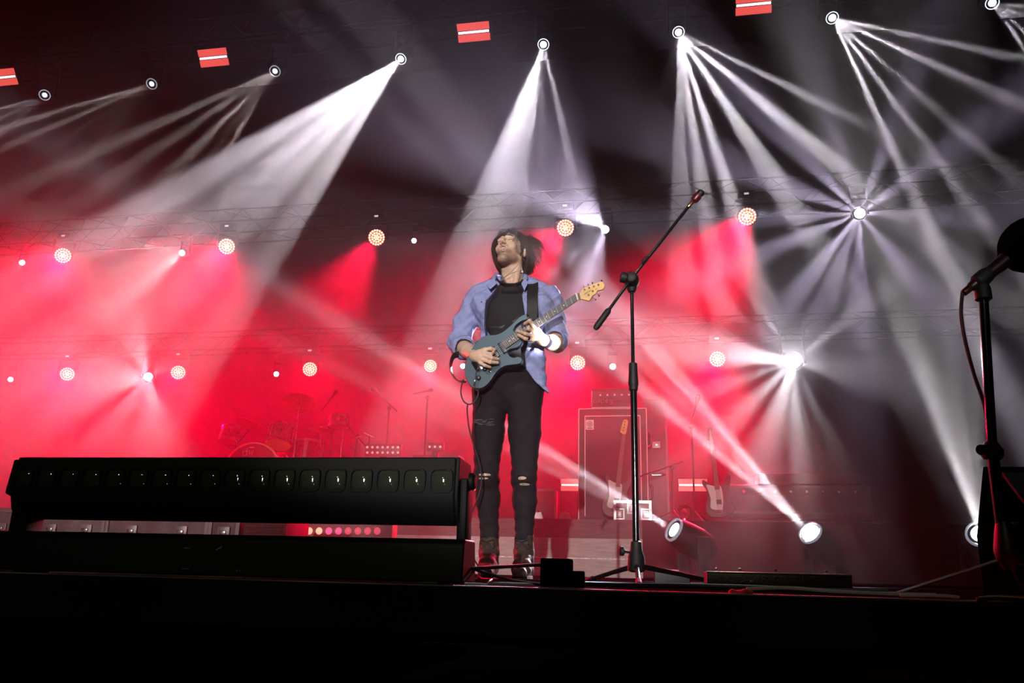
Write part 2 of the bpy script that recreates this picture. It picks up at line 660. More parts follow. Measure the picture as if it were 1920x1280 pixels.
def moving_head(at, aim, r, rays, label, group, hang=True, lens=None, coreR=0.55, top=None, fill=0.0006):
    """body, yoke, base and lens; every ray of its prism is one narrow spot leaving the lens"""
    at = Vector(at)
    d = (Vector(aim) - at).normalized()
    B = basis(d)
    up = Vector((0, 0, 1 if hang else -1))
    base_at = at - d * (r * 2.2) + up * (r * 5.2)
    t = thing('moving_head_light', label, 'stage light', base_at, group=group)
    og = base_at
    c = at - d * (r * 2.0)          # tilt axis centre
    hd = MB()
    hd.lathe(at, -d, [(-0.01, r * 1.12), (0.0, r * 1.25), (r * 0.9, r * 1.4), (r * 2.6, r * 1.55), (r * 3.6, r * 1.45), (r * 4.4, r * 1.0), (r * 4.6, r * 0.5)], 20)
    head = hd.build('head', HEADM, t, og)
    MB().lathe(at + d * 0.012, -d, [(0.0, r * 0.99), (-0.012, r * 1.04), (-0.018, r * 1.14), (0.012, r * 1.2), (0.012, r * 0.99)], 28, cap=False).build('lens_rim', RIMG, head, og)
    lm = lens or LENSW
    MB().lathe(at + d * 0.004, d, [(0.0, r * 1.0), (0.004, r * 0.8), (0.007, r * 0.5), (0.008, r * 0.1)], 28).build('lens', LENSD, head, og)
    MB().lathe(at + d * 0.014, d, [(0.0, r * coreR), (0.003, r * coreR * 0.7), (0.004, r * 0.05)], 20).build('lit_core', lm, head, og)
    sx = B.col[0]
    yk = MB()
    for sgn in (-1, 1):
        p = c + sx * sgn * r * 1.75
        yk.box((p + base_at + sx * sgn * r * 1.75) / 2 + Vector((0, 0, 0)), (r * 0.35, r * 1.3, abs((base_at - p).z) + r * 0.6),
               Matrix.Rotation(math.atan2(sx.y, sx.x), 3, 'Z'), 0.006)
    yk.box(base_at - up * r * 0.35, (r * 3.9, r * 1.3, r * 0.4), Matrix.Rotation(math.atan2(sx.y, sx.x), 3, 'Z'), 0.006)
    yk.build('yoke', HEADM, t, og)
    MB().box(base_at + up * r * 0.6, (r * 3.4, r * 2.6, r * 1.3), Matrix.Rotation(math.atan2(sx.y, sx.x), 3, 'Z'), 0.01).build('base', HEADM, t, og)
    if top is not None and hang:
        MB().tube([base_at + up * r * 1.0, (base_at.x, top[0], top[1])], 0.02, 8).build('clamp', HEADM, t, og)
    if rays:
        loc = at + d * 0.03
        tg = [P(x, y, Y) for (x, y, Y, deg, w, col) in rays]
        mean = Vector((0, 0, 0))
        for b in tg:
            mean += (b - loc).normalized()
        mean.normalize()
        half = max(math.degrees(mean.angle((b - loc).normalized())) + q[3] / 2 for b, q in zip(tg, rays))
        W0 = max(q[4] for q in rays) * BEAM
        o = spot('beam', loc, loc + mean, W0, min(2 * half + 2.0, 170), rays[0][5], 0.15, r * 0.25, t)
        gobo(o.data, mean.to_track_quat('-Z', 'Y'), [(b, q[3], q[4] * BEAM / W0) for b, q in zip(tg, rays)], fill, loc)
    return t


WH = (0.93, 0.95, 1.0)
WARM = (1.0, 0.88, 0.72)
COOL = (0.78, 0.74, 1.0)

BG = 'white beam lights under the top truss'
def fan(ends, deg, w, col=WH):
    return [(e[0], e[1], e[2], e[3] if len(e) > 3 else deg, w * (e[4] if len(e) > 4 else 1), col) for e in ends]


TOP = [
    ((84, 178), (-150, 330, 6), fan([(-200, 270, 6), (-200, 330, 6), (-160, 400, 6)], 1.6, 1300), 0.75, 'leftmost small lamp of the top row, faint beams leaving frame left'),
    ((285, 157), (-100, 330, 6.5), fan([(-150, 285, 6.5, 1.7, 2.4), (-150, 345, 6.5, 1.7, 1.4), (-130, 420, 6.5, 1.2, .6), (-60, 460, 6.5, .8, .5), (10, 470, 6.5, 1.0, .9)], 1.6, 2400, (1, .93, .88)), 0.8,
     'second lamp from the left of the top row, thin beams to the lower left'),
    ((516, 133), (60, 480, 5.5), fan([(-60, 390, 5.5, 2.4, 1.4), (20, 460, 5.5, 2.2, 1.0), (110, 530, 5.5, 2.2, 1.0), (180, 560, 5.5, 1.2, .5), (230, 600, 5.5, 1.6, .9)], 2, 3000, (1, .92, .86)), 0.8,
     'third lamp from the left of the top row, beige beams fanning over the red haze'),
    ((752, 110), (160, 700, 5), fan([(-60, 600, 5, 4.2, 1.5), (40, 690, 5, 4.4, 1.3), (140, 760, 5, 3.4, 1.3), (200, 830, 5, 2.5, .7), (262, 860, 5, 2.6, 1.5)], 2.6, 7000), 0.95,
     'fourth lamp from the left of the top row, broad beam falling over the drum kit'),
    ((1019, 83), (840, 720, 4.6), fan([(730, 800, 4.6, 2.2, 1.5), (790, 800, 4.6, 2.6, 1.8), (850, 800, 4.6, 1.6, 1.0), (905, 780, 4.6, 2.0, .9), (1010, 560, 6, 1.4, .28), (1110, 470, 7, 2.2, .35)], 2.4, 5600), 1.0,
     'bright lamp straight above the singer, white beam falling onto his head'),
    ((1272, 60), (1450, 620, 5.5), fan([(1262, 700, 6, 1.4, .8), (1300, 700, 6, 1.6, .7), (1370, 700, 6, 2.4, .9), (1475, 700, 6, 2.2, 1.6), (1600, 560, 6, 2.6, 1.6), (1700, 420, 6.5, 2.4, 1.8), (1740, 290, 6.5, 1.6, 1.5)], 2.4, 4300), 1.0,
     'bright lamp above the tall boom stand, wide fan of beams to the right'),
    ((1560, 33), (1800, 300, 7), fan([(1960, 120, 7, 1.5, 1.6), (1900, 190, 7, 1.7, 1.4), (1830, 270, 7, 1.5, 1.1), (1780, 330, 7, 1.5, 1.3), (1730, 400, 7, 1.6, 1.4)], 1.7, 4300), 1.0,
     'lamp near the top right corner whose fan of beams ends in swirling smoke'),
    ((1860, 5), (2100, 200, 7), fan([(2300, 60, 7, 1.6, 1), (2200, 150, 7, 1.6, 1), (2150, 260, 7, 1.6, 1.0), (2060, 290, 7, 1.4, 1.3)], 1.7, 4300), 1.0,
     'rightmost lamp of the top row in the very corner, beams leaving frame right'),
]
for (px, aim, rays, core, lab) in TOP:
    rays = [(a, b, c, d_, w * (1.2 if px[0] < 600 else 3.0 if px[0] < 1200 else 3.2 if px[0] < 1400 else 6.5), cc) for (a, b, c, d_, w, cc) in rays]
    moving_head(P(*px, 10), P(*aim), 0.075, rays, lab, BG, coreR=core * 0.62, top=(YT, za), lens=LENSW if core > .9 else mat('half_lit_lens', (1, 1, 1), .2, emit=(.9, .93, 1), es=1.6))


def star(px, py, Y, ends, Yt, deg, w, col):
    return [(e[0], e[1], e[2] if len(e) > 2 and e[2] else Yt, e[3] if len(e) > 3 else deg, w * (e[4] if len(e) > 4 else 1), col) for e in ends]


MG = 'white moving lights of the two back rows'
MID = [
    ((342, 474), 13, (100, 480, 9), star(0, 0, 0, [(60, 400, 0), (120, 450, 0, 1.5), (60, 480, 0, 1.0), (110, 540, 0), (140, 620, 0, 3.0), (200, 650, 0, 1.5)], 6.0, 2.0, 2600, WARM), .05, 'small white lamp among red washes at left, fan of rays pointing left'),
    ((777, 451), 13, (600, 480, 9), [], .04, 'tiny dim lamp right of the red wash behind the singer on the left'),
    ((1135, 430), 13, (1050, 440, 9), star(0, 0, 0, [(1000, 290, 5, 5, 1.0), (930, 330, 0, 3.5, 1.2), (900, 400, 0, 1.2), (900, 450, 0, 1.0), (930, 510, 0, 1.0), (980, 560, 0, 1.2), (1060, 620, 0, 1.6), (1090, 560, 0, 3)], 6.0, 1.2, 2200, COOL), .06,
     'white lamp between singer and boom stand, rays fanning to the left'),
    ((1612, 400), 13, (1600, 420, 7), star(0, 0, 0, [(1470, 250, 0), (1430, 330, 0), (1420, 410, 0, 1.8), (1440, 470, 0, 1.8), (1575, 280, 0, 1.4), (1655, 290, 0, 1.4), (1740, 310, 0, 2.4), (1760, 400, 0, 2), (1610, 560, 0, 2), (1550, 560, 0, 2), (1500, 540, 0, 2), (1710, 520, 0, 2)], 7.2, 2.4, 1700, COOL), .075,
     'starburst lamp at the upper right above the brightest starburst'),
    ((278, 706), 15, (260, 740, 8), star(0, 0, 0, [(120, 640, 0), (60, 720, 0, 5), (80, 800, 0, 2), (140, 900, 0, 3), (230, 950, 0, 3), (330, 900, 0, 3), (200, 560, 0, 3), (250, 540, 0, 2), (380, 640, 0, 2.5, .4)], 6.0, 2.4, 3000, WH), .085,
     'starburst lamp low on the left, above the long black light bar'),
    ((518, 701), 15, (500, 720, 8), [], .045, 'tiny lamp left of the red wash above the crash cymbal'),
    ((1149, 687), 15, (1140, 720, 8), [], .05, 'tiny lamp above the bass cabinet, right of a red wash'),
    ((1487, 678), 15, (1470, 740, 7), star(0, 0, 0, [(1250, 640, 0, 5, 2), (1300, 520, 0, 1.6), (1380, 500, 0, 1.6), (1250, 760, 0, 2), (1330, 830, 0, 2.6, 1.2), (1420, 900, 0, 3.4, 1.8), (1500, 930, 0, 2.5, 1.3), (1600, 900, 0, 1.6, .6), (1660, 540, 0, 2.2), (1620, 700, 0, 3, .4), (1500, 640, 0, 6, .4)], 7.6, 2.2, 3600, WH), .12,
     'brightest starburst lamp of the back row, at right'),
    ((20, 711), 15, (-100, 720, 8), [], .045, 'tiny lamp at the left edge of the frame'),
    ((868, 686), 15, (800, 700, 8), star(0, 0, 0, [(820, 660, 0, 2), (830, 720, 0, 1.5)], 7.0, 1.5, 900, WH), .045, 'tiny lamp just beside the body of the guitar'),
    ((42, 492), 13, (-100, 520, 9), star(0, 0, 0, [(-60, 470, 0, 2), (0, 540, 0, 2)], 7.0, 1.5, 900, WARM), .045, 'tiny lamp near the left edge, left of the first red wash'),
]
for (px, Y, aim, rays, r, lab) in MID:
    k_ = {1487: 1.0, 278: .7, 1612: 3.3, 1135: 1.6, 342: .8}.get(px[0], .35)
    rays = [(a, b, c, d_, w * k_, cc) for (a, b, c, d_, w, cc) in rays]
    moving_head(P(*px, Y), P(*aim), r, rays, lab, MG, coreR=0.95, top=((YMID, zb) if Y == 13 else (YLOW, zc)), fill=.004 if px[0] in (1487, 278) else .0015)

FG = 'moving lights standing on the stage floor'
moving_head(P(1266, 994, 7.6), P(640, 610, 5.9), 0.095, fan([(480, 505, 3.2, 1.9, 1.4), (440, 540, 3.2, 1.3, .8), (430, 590, 3.2, 1.5, 1.0)], 1.4, 22000), 'moving light on the floor right of the boom stand, beam to the upper left', FG, hang=False, coreR=.7)
moving_head(P(1521, 1000, 7.2), P(1060, 520, 5.2), 0.085, fan([(1050, 450, 3.6, 2.2, 1.5), (980, 460, 3.6, 1.3, 1.1), (930, 490, 3.6, 2.2, 1.4)], 1.5, 24000), 'floor lamp at right sending a hard white beam to the upper left', FG, hang=False, coreR=.9)
moving_head(P(1840, 1002, 6.6), P(1700, 560, 4.6), 0.09, fan([(1672, 500, 3.3, 3.2, 1.5), (1752, 500, 3.3, 2.2, .9), (1815, 480, 3.3, 2.2, .7), (1640, 460, 3.3, 2, .6)], 1.8, 8000, (.9, .97, .93)), 'floor lamp at the lower right beside the short microphone stand, beam going up', FG, hang=False, coreR=.75)


# ------------------------------------------------------------------ red LED washes
def led_wash(px, py, Y, r, aim, w, deg, label, top, display=True):
    at = P(px, py, Y)
    d = (CP - at).normalized()
    B = basis(d)
    t = thing('led_wash_light', label, 'stage light', at - d * 0.16, group='round red LED wash lights of the two back rows')
    og = t.location
    MB().lathe(at, -d, [(0, r * 1.04), (0.02, r * 1.1), (0.12, r * 1.05), (0.2, r * 0.7)], 28).build('housing', HEADM, t, og)
    face = MB().lathe(at + d * 0.004, d, [(0, r * 1.0), (0.003, r * 0.4)], 28).build('face', REDFACE, t, og)
    c = MB()
    n = 0
    for (k, rr) in ((1, 0), (6, .27), (12, .54), (18, .84)):
        for i in range(k):
            a = 2 * PI * i / k + rr
            p = at + B.col[0] * (math.cos(a) * rr * r) + B.col[2] * (math.sin(a) * rr * r) + d * 0.012
            c.lathe(p, d, [(-.004, r * .128), (0.004, r * .09), (0.007, r * 0.02)], 8)
    c.build('led_cells', REDCELL, face, og)
    b = at - d * 0.09 + Vector((0, 0, r * 2.0))
    y = MB()
    for s_ in (-1, 1):
        y.box(at - d * 0.09 + B.col[0] * s_ * r * 1.2 + Vector((0, 0, r * 0.9)), (0.02, 0.05, r * 2.1))
    y.box(b, (r * 2.5, 0.08, 0.03), bev=0.004)
    y.build('yoke', HEADM, t, og)
    bs = MB().box(b + Vector((0, 0, 0.08)), (r * 1.9, 0.18, 0.13), bev=0.01)
    bb = bs.build('base', HEADM, t, og)
    if display:
        MB().box(b + Vector((0, -0.095, 0.08)), (0.075, 0.004, 0.035)).build('display', mat('lit_menu_display', (.5, .5, .6), .4, emit=(.75, .75, .9), es=0.8), bb, og)
    if top:
        MB().tube([b + Vector((0, 0, .1)), (b.x, top[0], top[1])], 0.018, 8).build('clamp', HEADM, t, og)
    spot('red_lamp', at + d * 0.03, P(*aim), w * REDX, deg * 1.1, (1.0, 0.0, 0.04), 0.9, 0.08, t)
    return t


RW = [
    ((118, 479), 13, .155, (-50, 720, 9), 4600, 48, 'leftmost large red wash light of the upper row'),
    ((425, 462), 13, .155, (250, 720, 9), 4600, 47, 'red wash light where the broad white beam passes, upper row left'),
    ((706, 445), 13, .155, (540, 700, 10), 6000, 30, 'red wash light of the upper row left of the singer'),
    ((1060, 427), 13, .155, (880, 600, 10), 5200, 34, 'red wash light of the upper row just right of the head of the singer'),
    ((1401, 406), 13, .155, (1220, 680, 10), 8500, 38, 'rightmost red wash light of the upper row'),
    ((126, 701), 15, .15, (20, 860, 10), 3800, 50, 'leftmost red wash light of the lower row'),
    ((334, 698), 15, .15, (200, 880, 10), 2200, 46, 'red wash light beside the low starburst at left'),
    ((581, 692), 15, .15, (540, 880, 10), 1000, 44, 'red wash light above the drum kit'),
    ((807, 686), 15, .13, (740, 880, 10), 1600, 40, 'red wash light left of the guitar, lower row'),
    ((1083, 680), 15, .15, (1010, 830, 11), 5000, 34, 'red wash light right of the hips of the singer, lower row'),
    ((1345, 673), 15, .15, (1270, 850, 11), 5500, 36, 'rightmost red wash light of the lower row, left of the brightest starburst'),
]
for (px, Y, r, aim, w, deg, lab) in RW:
    led_wash(*px, Y, r, aim, w, deg, lab, (YMID, zb) if Y == 13 else (YLOW, zc))

# ------------------------------------------------------------------ red and white strobes
PANR = mat('lit_red_strobe_panel', (1, .2, .15), .5, emit=(1.0, 0.105, 0.09), es=0.95)
TUBW = mat('lit_strobe_tube', (1, 1, 1), .3, emit=(1.0, 0.9, 0.88), es=2.2)


def strobe(px, py, Y, w, h, label, clamp=None):
    at = P(px, py, Y)
    d = (CP - at).normalized()
    d = Vector((0, d.y, d.z)).normalized()
    B = basis(d)
    t = thing('strobe_light', label, 'strobe light', at - d * 0.08, group='flat red strobe lights with a white tube')
    og = t.location
    body = MB().box(at - d * 0.075, (w * 1.06, 0.13, h * 1.1), B, 0.01).build('housing', HEADM, t, og)
    for s_ in (-1, 1):
        MB().box(at + B.col[2] * s_ * h * 0.3, (w, 0.012, h * 0.4), B).build('led_panel', PANR, t, og)
    MB().box(at + d * 0.004, (w * 0.96, 0.012, h * 0.12), B, 0.003).build('strobe_tube', TUBW, t, og)
    if clamp:
        MB().tube([at - d * .1 + Vector((0, 0, h * .4)), Vector((at.x, YT, clamp))], 0.02, 8).build('clamp', HEADM, t, og)
    else:
        MB().tube([at - d * .08 - Vector((0, 0, h * .4)), Vector((at.x, at.y + .06, RZ + .004))], 0.02, 8).build('stand', HEADM, t, og)
    return t


strobe(6, 145, 10.2, .50, .27, 'red strobe at the left edge under the top truss', za)
strobe(400, 108, 10.2, .50, .27, 'red strobe under the top truss, second from the left', za)
strobe(888, 60, 10.2, .50, .27, 'red strobe under the top truss, left of the lamp above the singer', za)
strobe(1413, 8, 10.2, .50, .27, 'red strobe cut by the top edge of the frame', za)
strobe(882, 908, 13.8, .50, .2, 'red strobe low behind the left leg of the singer')
strobe(1079, 909, 13.8, .50, .2, 'red strobe low on the riser, half hidden by the bass cabinet')
strobe(1299, 909, 13.8, .47, .2, 'red strobe low on the riser right of the bass cabinet')
# ================================================================== the guitarist
YM = 3.9


def J(px, py, dy=0.0):
    return P(px, py, YM + dy)


def vnoise(X, Y, Z, f, seed=0):
    a = np.sin(f * (X * 1.3 + Z * 0.9) + seed) * np.sin(f * (Y * 1.1 - X * 0.7) + 1.7 * seed + 1) + \
        0.6 * np.sin(f * 1.9 * (Z * 1.2 - X * .8 + Y * .5) + seed * 2.3 + np.sin(f * 1.1 * (X + Y)))
    return a


org = Vector((J(950, 1080).x, YM, 0.0))
man = thing('person', 'guitarist in a blue open shirt and ripped black jeans, head thrown back, playing', 'person', org)

SKIN = bpy.data.materials.new('skin')
SKIN.use_nodes = True
nt = SKIN.node_tree
b = nt.nodes['Principled BSDF']
b.inputs['Roughness'].default_value = 0.48
b.inputs['Subsurface Weight'].default_value = 0.08
b.inputs['Subsurface Radius'].default_value = (0.02, 0.008, 0.004)
at_ = nt.nodes.new('ShaderNodeAttribute')
at_.attribute_name = 'tone'
sp_ = nt.nodes.new('ShaderNodeSeparateColor')
nt.links.new(at_.outputs['Color'], sp_.inputs[0])
mx1 = nt.nodes.new('ShaderNodeMix'); mx1.data_type = 'RGBA'
mx1.inputs['A'].default_value = (0.62, 0.40, 0.29, 1)
mx1.inputs['B'].default_value = (0.20, 0.115, 0.075, 1)
mx2 = nt.nodes.new('ShaderNodeMix'); mx2.data_type = 'RGBA'
mx2.inputs['B'].default_value = (0.50, 0.25, 0.20, 1)
nz = nt.nodes.new('ShaderNodeTexNoise'); nz.inputs['Scale'].default_value = 260
nzm = nt.nodes.new('ShaderNodeMath'); nzm.operation = 'MULTIPLY'
nzr = nt.nodes.new('ShaderNodeMapRange'); nzr.inputs[1].default_value = .35; nzr.inputs[2].default_value = .65; nzr.inputs[3].default_value = .55; nzr.inputs[4].default_value = 1.1
nt.links.new(nz.outputs['Fac'], nzr.inputs[0])
nt.links.new(sp_.outputs[0], nzm.inputs[0])
nt.links.new(nzr.outputs[0], nzm.inputs[1])
nt.links.new(nzm.outputs[0], mx1.inputs['Factor'])
nt.links.new(mx1.outputs['Result'], mx2.inputs['A'])
nt.links.new(sp_.outputs[1], mx2.inputs['Factor'])
nt.links.new(mx2.outputs['Result'], b.inputs['Base Color'])

# ---- head frame: tipped back, turned a little to the left of the picture
HR = Matrix.Rotation(math.radians(-13), 3, 'Z') @ Matrix.Rotation(math.radians(-24), 3, 'X') @ Matrix.Rotation(math.radians(-4), 3, 'Y')
HC = J(957, 474, 0.0)


def H(x, y, z):
    return HC + HR @ Vector((x, y, z))


lo = (J(842, 600).x - .05, YM - 0.34, -0.01)
hi = (J(1065, 600).x + .05, YM + 0.17, J(960, 420).z + 0.03)
B = Field(lo, hi, 0.0037)
# torso and legs under the clothes
B.ell(J(964, 592, 0.02), (0.125, 0.075, 0.13), k=0.02)
B.ell(J(955, 668, 0.015), (0.12, 0.08, 0.12), k=0.03)
B.ell(J(950, 722, 0.015), (0.14, 0.085, 0.09), k=0.03)
B.chain([J(906, 564, .02), J(964, 548, .02), J(1018, 564, .02)], [.035, .045, .035], k=.02)
LEGL = [J(919, 745, 0), J(912, 893, -.02), J(918, 1000, .03)]
LEGR = [J(984, 745, 0), J(983, 893, -.03), J(983, 1000, .03)]
for LG in (LEGL, LEGR):
    B.chain(LG, [.072, .048, .033], k=.015)
    B.ell(LG[1] + Vector((0, -.006, .0)), (.046, .048, .055), k=.02)
    B.cone(LG[2], LG[2] + Vector((0, -.02, -.12)), .036, .036, k=.01)
    B.cone(LG[2] + Vector((0, 0.0, -.17)), LG[2] + Vector((0, -.09, -.195)), .026, .018, k=.02)
# neck
B.cone(J(965, 539, .028), H(0, .035, -.06), .057, .055, k=.02)
B.cone(H(-.05, 0.02, -.05), J(955, 536, -.045), .014, .010, k=.025)
B.cone(H(.05, 0.02, -.05), J(966, 537, -.045), .014, .010, k=.025)
# head
R3 = HR
B.ell(H(0, .02, .04), (.071, .092, .083), R3, k=.02)
B.ell(H(0, -.03, -.015), (.057, .062, .085), R3, k=.02)
B.ell(H(0, -.070, -.055), (.034, .026, .032), R3, k=.012)
for s_ in (-1, 1):
    B.cone(H(s_ * .05, .005, -.055), H(s_ * .012, -.066, -.112), .017, .018, k=.018)
    B.ell(H(s_ * .037, -.062, -.025), (.02, .018, .02), R3, k=.016)
    B.ell(H(s_ * .031, -.099, .012), (.017, .014, .011), R3, k=.008, cut=True)
    B.ell(H(s_ * .031, -.079, .009), (.0135, .012, .011), R3, k=.003)
    B.ell(H(s_ * .011, -.101, -.027), (.0075, .009, .0065), R3, k=.004)
    B.ell(H(s_ * .0065, -.108, -.034), (.0033, .005, .004), R3, k=.002, cut=True)
    B.cone(H(s_ * .012, -.092, .028), H(s_ * .042, -.078, .026), .008, .007, k=.012)
    # ears
    B.ell(H(s_ * .079, .014, -.004), (.009, .019, .031), R3 @ Matrix.Rotation(s_ * .35, 3, 'Z'), k=.006)
    B.ell(H(s_ * .088, .010, .002), (.005, .010, .017), R3, k=.003, cut=True)
B.cone(H(0, -.088, .018), H(0, -.113, -.02), .0075, .0105, k=.009)
B.ell(H(0, -.078, -.115), (.024, .018, .018), R3, k=.016)
# open mouth
B.cone(H(-.019, -.093, -.049), H(0, -.100, -.0455), .0040, .0052, k=.007)
B.cone(H(.019, -.093, -.049), H(0, -.100, -.0455), .0040, .0052, k=.007)
B.cone(H(-.017, -.088, -.070), H(0, -.092, -.0745), .0042, .0058, k=.008)
B.cone(H(.017, -.088, -.070), H(0, -.092, -.0745), .0042, .0058, k=.008)
B.ell(H(0, -.096, -.060), (.0165, .024, .0105), R3, k=.003, cut=True)
# ---- arms (picture-left arm picks, picture-right arm frets)
B.cone(J(893, 572, .02), J(862, 646, .02), .038, .040, k=.012)
B.chain([J(862, 646, .02), J(878, 658, -.10), J(891, 668, -.205)], [.042, .039, .027], k=.01)
B.cone(J(1031, 574, .02), J(1045, 646, -.02), .038, .040, k=.012)
B.chain([J(1045, 645, -.02), J(1034, 642, -.11), J(1017, 637, -.195)], [.043, .040, .027], k=.01)
# picking hand
PL = J(901, 668, -.225)
B.ell(PL, (.036, .016, .034), Matrix.Rotation(.25, 3, 'Y'), k=.012)
B.cone(J(891, 668, -.205), PL, .026, .022, k=.012)


def finger(base, mid, tip, r=.0092):
    r = r * 1.06
    B.chain([base, mid, tip], [r, r * .94, r * .82], k=.003)
    B.ell(mid, (r * 1.02,) * 3, k=.003)


for b0, m0, t0, rr in (((907, 661, -.238), (920, 664, -.247), (925, 661, -.226), .0098),
                       ((908, 667, -.240), (922, 671, -.250), (934, 673, -.224), .0094),
                       ((905, 674, -.238), (919, 679, -.248), (933, 680, -.223), .0092),
                       ((900, 680, -.232), (909, 685, -.242), (919, 688, -.222), .0084)):
    B.cone(PL, J(*b0), .012, rr * 1.05, k=.008)
    finger(J(*b0), J(*m0), J(*t0), rr)
B.cone(J(896, 661, -.225), J(909, 655, -.236), .013, .011, k=.008)
finger(J(909, 655, -.236), J(920, 653.5, -.235), J(927.5, 655, -.222), .0098)
# fretting hand
PR = J(1009, 628, -.198)
B.ell(PR, (.024, .022, .038), Matrix.Rotation(-.3, 3, 'Y'), k=.012)
B.cone(J(1017, 637, -.195), PR, .027, .024, k=.012)
for b0, m0, t0, rr in (((1001, 613, -.215), (993, 601, -.24), (984, 606.5, -.219), .0096),
                       ((1001, 621, -.228), (991, 616, -.256), (985, 620, -.224), .0098),
                       ((1000, 630, -.235), (985, 625.5, -.262), (971, 620.5, -.222), .0094),
                       ((998, 638, -.232), (985, 635, -.255), (971.5, 628, -.221), .0088)):
    B.cone(PR, J(*b0), .015, rr * 1.08, k=.010)
    finger(J(*b0), J(*m0), J(*t0), rr)
B.chain([J(1012, 622, -.175), J(1000, 607, -.155), J(990, 598, -.160)], [.013, .011, .009], k=.006)
body = B.build('body', SKIN, man, org, 1)
# tone of the skin: beard shadow (r) and lips (g)
me = body.data
co = np.empty(len(me.vertices) * 3)
me.vertices.foreach_get('co', co)
co = co.reshape(-1, 3) + np.array(org)
q = (co - np.array(HC)) @ np.array(HR)
x_, y_, z_ = q[:, 0], q[:, 1], q[:, 2]
jaw = np.clip((-.052 - z_) / .02, 0, 1) * np.clip((.0 - y_) / .02, 0, 1) * np.clip((z_ + .150) / .018, 0, 1)
mous = np.exp(-((z_ + .038) / .006) ** 2) * (np.abs(x_) < .026) * (y_ < -.08)
st = np.clip(jaw * .8 + mous * .7, 0, 1)
lip = np.clip(np.exp(-((z_ + .0475) / .006) ** 2) + np.exp(-((z_ + .074) / .006) ** 2), 0, 1) * (np.abs(x_) < .020) * (y_ < -.086)
col = np.stack([st * (1 - lip), lip, 0 * st, 0 * st + 1], 1)
ca = me.color_attributes.new('tone', 'FLOAT_COLOR', 'POINT')
ca.data.foreach_set('color', col.ravel())

DARKH = mat('dark_hair', (0.045, 0.028, 0.020), 0.4, bump=0.3, bscale=200)
br = MB()
for s_ in (-1, 1):
    br.tube([H(s_ * .014, -.0995, .030), H(s_ * .030, -.094, .034), H(s_ * .046, -.080, .029)], [.0018, .0026, .001], 6)
br.build('eyebrows', DARKH, man, org)
el = MB()
for s_ in (-1, 1):
    el.tube([H(s_ * .019, -.0895, .004), H(s_ * .031, -.0925, .0015), H(s_ * .043, -.0865, .005)], .0012, 5)
el.build('eyelashes', DARKH, man, org)
MB().ball(H(0, -.076, -.060), (.016, .008, .009), rot=HR).build('mouth', mat('mouth_inside', (0.10, 0.02, 0.02), .5), man, org)
MB().tube([H(-.011, -.083, -.0535), H(-.005, -.0875, -.0525), H(.005, -.0875, -.0525), H(.011, -.083, -.0535)], .0028, 6).build('teeth', mat('teeth', (.75, .72, .66), .3), man, org)

# ---- hair: a cap of clumps with long ends flung to the right
rng = random.Random(5)
hair = Field(HC - Vector((.16, .16, .2)), HC + Vector((.2, .2, .16)), 0.004)
hair.ell(H(0, .032, .048), (.083, .095, .084), R3, k=.02)
hair.ell(H(0, .06, -.02), (.076, .066, .09), R3, k=.02)
hair.ell(H(0.0, -.10, -.035), (.060, .085, .088), R3, k=.006, cut=True)
hair.ell(H(-.008, -.125, .060), (.040, .07, .050), R3, k=.01, cut=True)
X_, Y_, Z_ = hair.axes()
hair.F += .0022 * vnoise(X_, Y_, Z_, 150, 2)
hairo = hair.build('hair', DARKH, man, org, 0)


def bez(p, n=8):
    """smooth curve through the points"""
    out = []
    m = len(p)
    for i in range(m - 1):
        p0, p1, p2, p3 = p[max(i - 1, 0)], p[i], p[i + 1], p[min(i + 2, m - 1)]
        for k in range(n):
            t = k / n
            out.append(0.5 * ((2 * p1) + (p2 - p0) * t + (2 * p0 - 5 * p1 + 4 * p2 - p3) * t * t + (3 * p1 - p0 - 3 * p2 + p3) * t ** 3))
    out.append(p[-1])
    return out


hs = MB()


def lock(pts, r=.006, jit=.006, n=6):
    for _ in range(n * 4 if r > .004 else n * 2):
        o = Vector((rng.uniform(-1, 1), rng.uniform(-1, 1), rng.uniform(-1, 1))) * jit
        pp = []
        for i, p in enumerate(pts):
            f_ = .9 + 1.2 * (i / (len(pts) - 1)) ** 1.5
            pp.append(p + o * f_ + Vector((rng.uniform(-1, 1), rng.uniform(-1, 1), rng.uniform(-1, 1))) * .0015)
        c = bez(pp, 4)
        m = len(c)
        rr = [r * .45 * rng.uniform(.5, 1) * (1 - (i / (m - 1)) ** 1.6 * .92) for i in range(m)]
        hs.tube(c, rr, 4)


# picture-left side, falling beside the cheek
for k in range(9):
    a = k / 8
    lock([H(-.012 - .05 * a, -.055 + .05 * a, .118 - .02 * a), H(-.075, -.05 + .08 * a, .075), J(928 - 3 * (1 - a), 468, -.06 + .09 * a), J(930 + 3 * a, 492, -.05 + .08 * a), J(938 + 3 * a, 508 + 2 * a, -.03 + .07 * a)], .007, .006, 7)
# picture-right mass
for k in range(10):
    a = k / 9
    lock([H(.0 + .03 * a, -.06 + .1 * a, .118), H(.078, -.045 + .10 * a, .07), J(990 + 6 * a, 468, -.04 + .10 * a), J(990 + 8 * a, 492, -.02 + .08 * a), J(985 + 7 * a, 513 - 2 * a, -.01 + .06 * a)], .008, .007, 8)
# locks thrown out to the right
for (e1, e2, e3, n) in (((992, 446), (1009, 455), (1019, 471), 7), ((990, 444), (1006, 460), (1017, 483), 8), ((988, 452), (1004, 470), (1013, 497), 7),
                        ((986, 460), (999, 480), (1008, 499), 6), ((984, 468), (996, 488), (1000, 508), 6), ((984, 445), (1000, 449), (1014, 460), 4), ((986, 472), (993, 495), (994, 512), 6)):
    lock([H(.02, .0, .122), H(.062, .02, .09), J(*e1, .02), J(*e2, .0), J(*e3, -.01)], .008, .007, n)
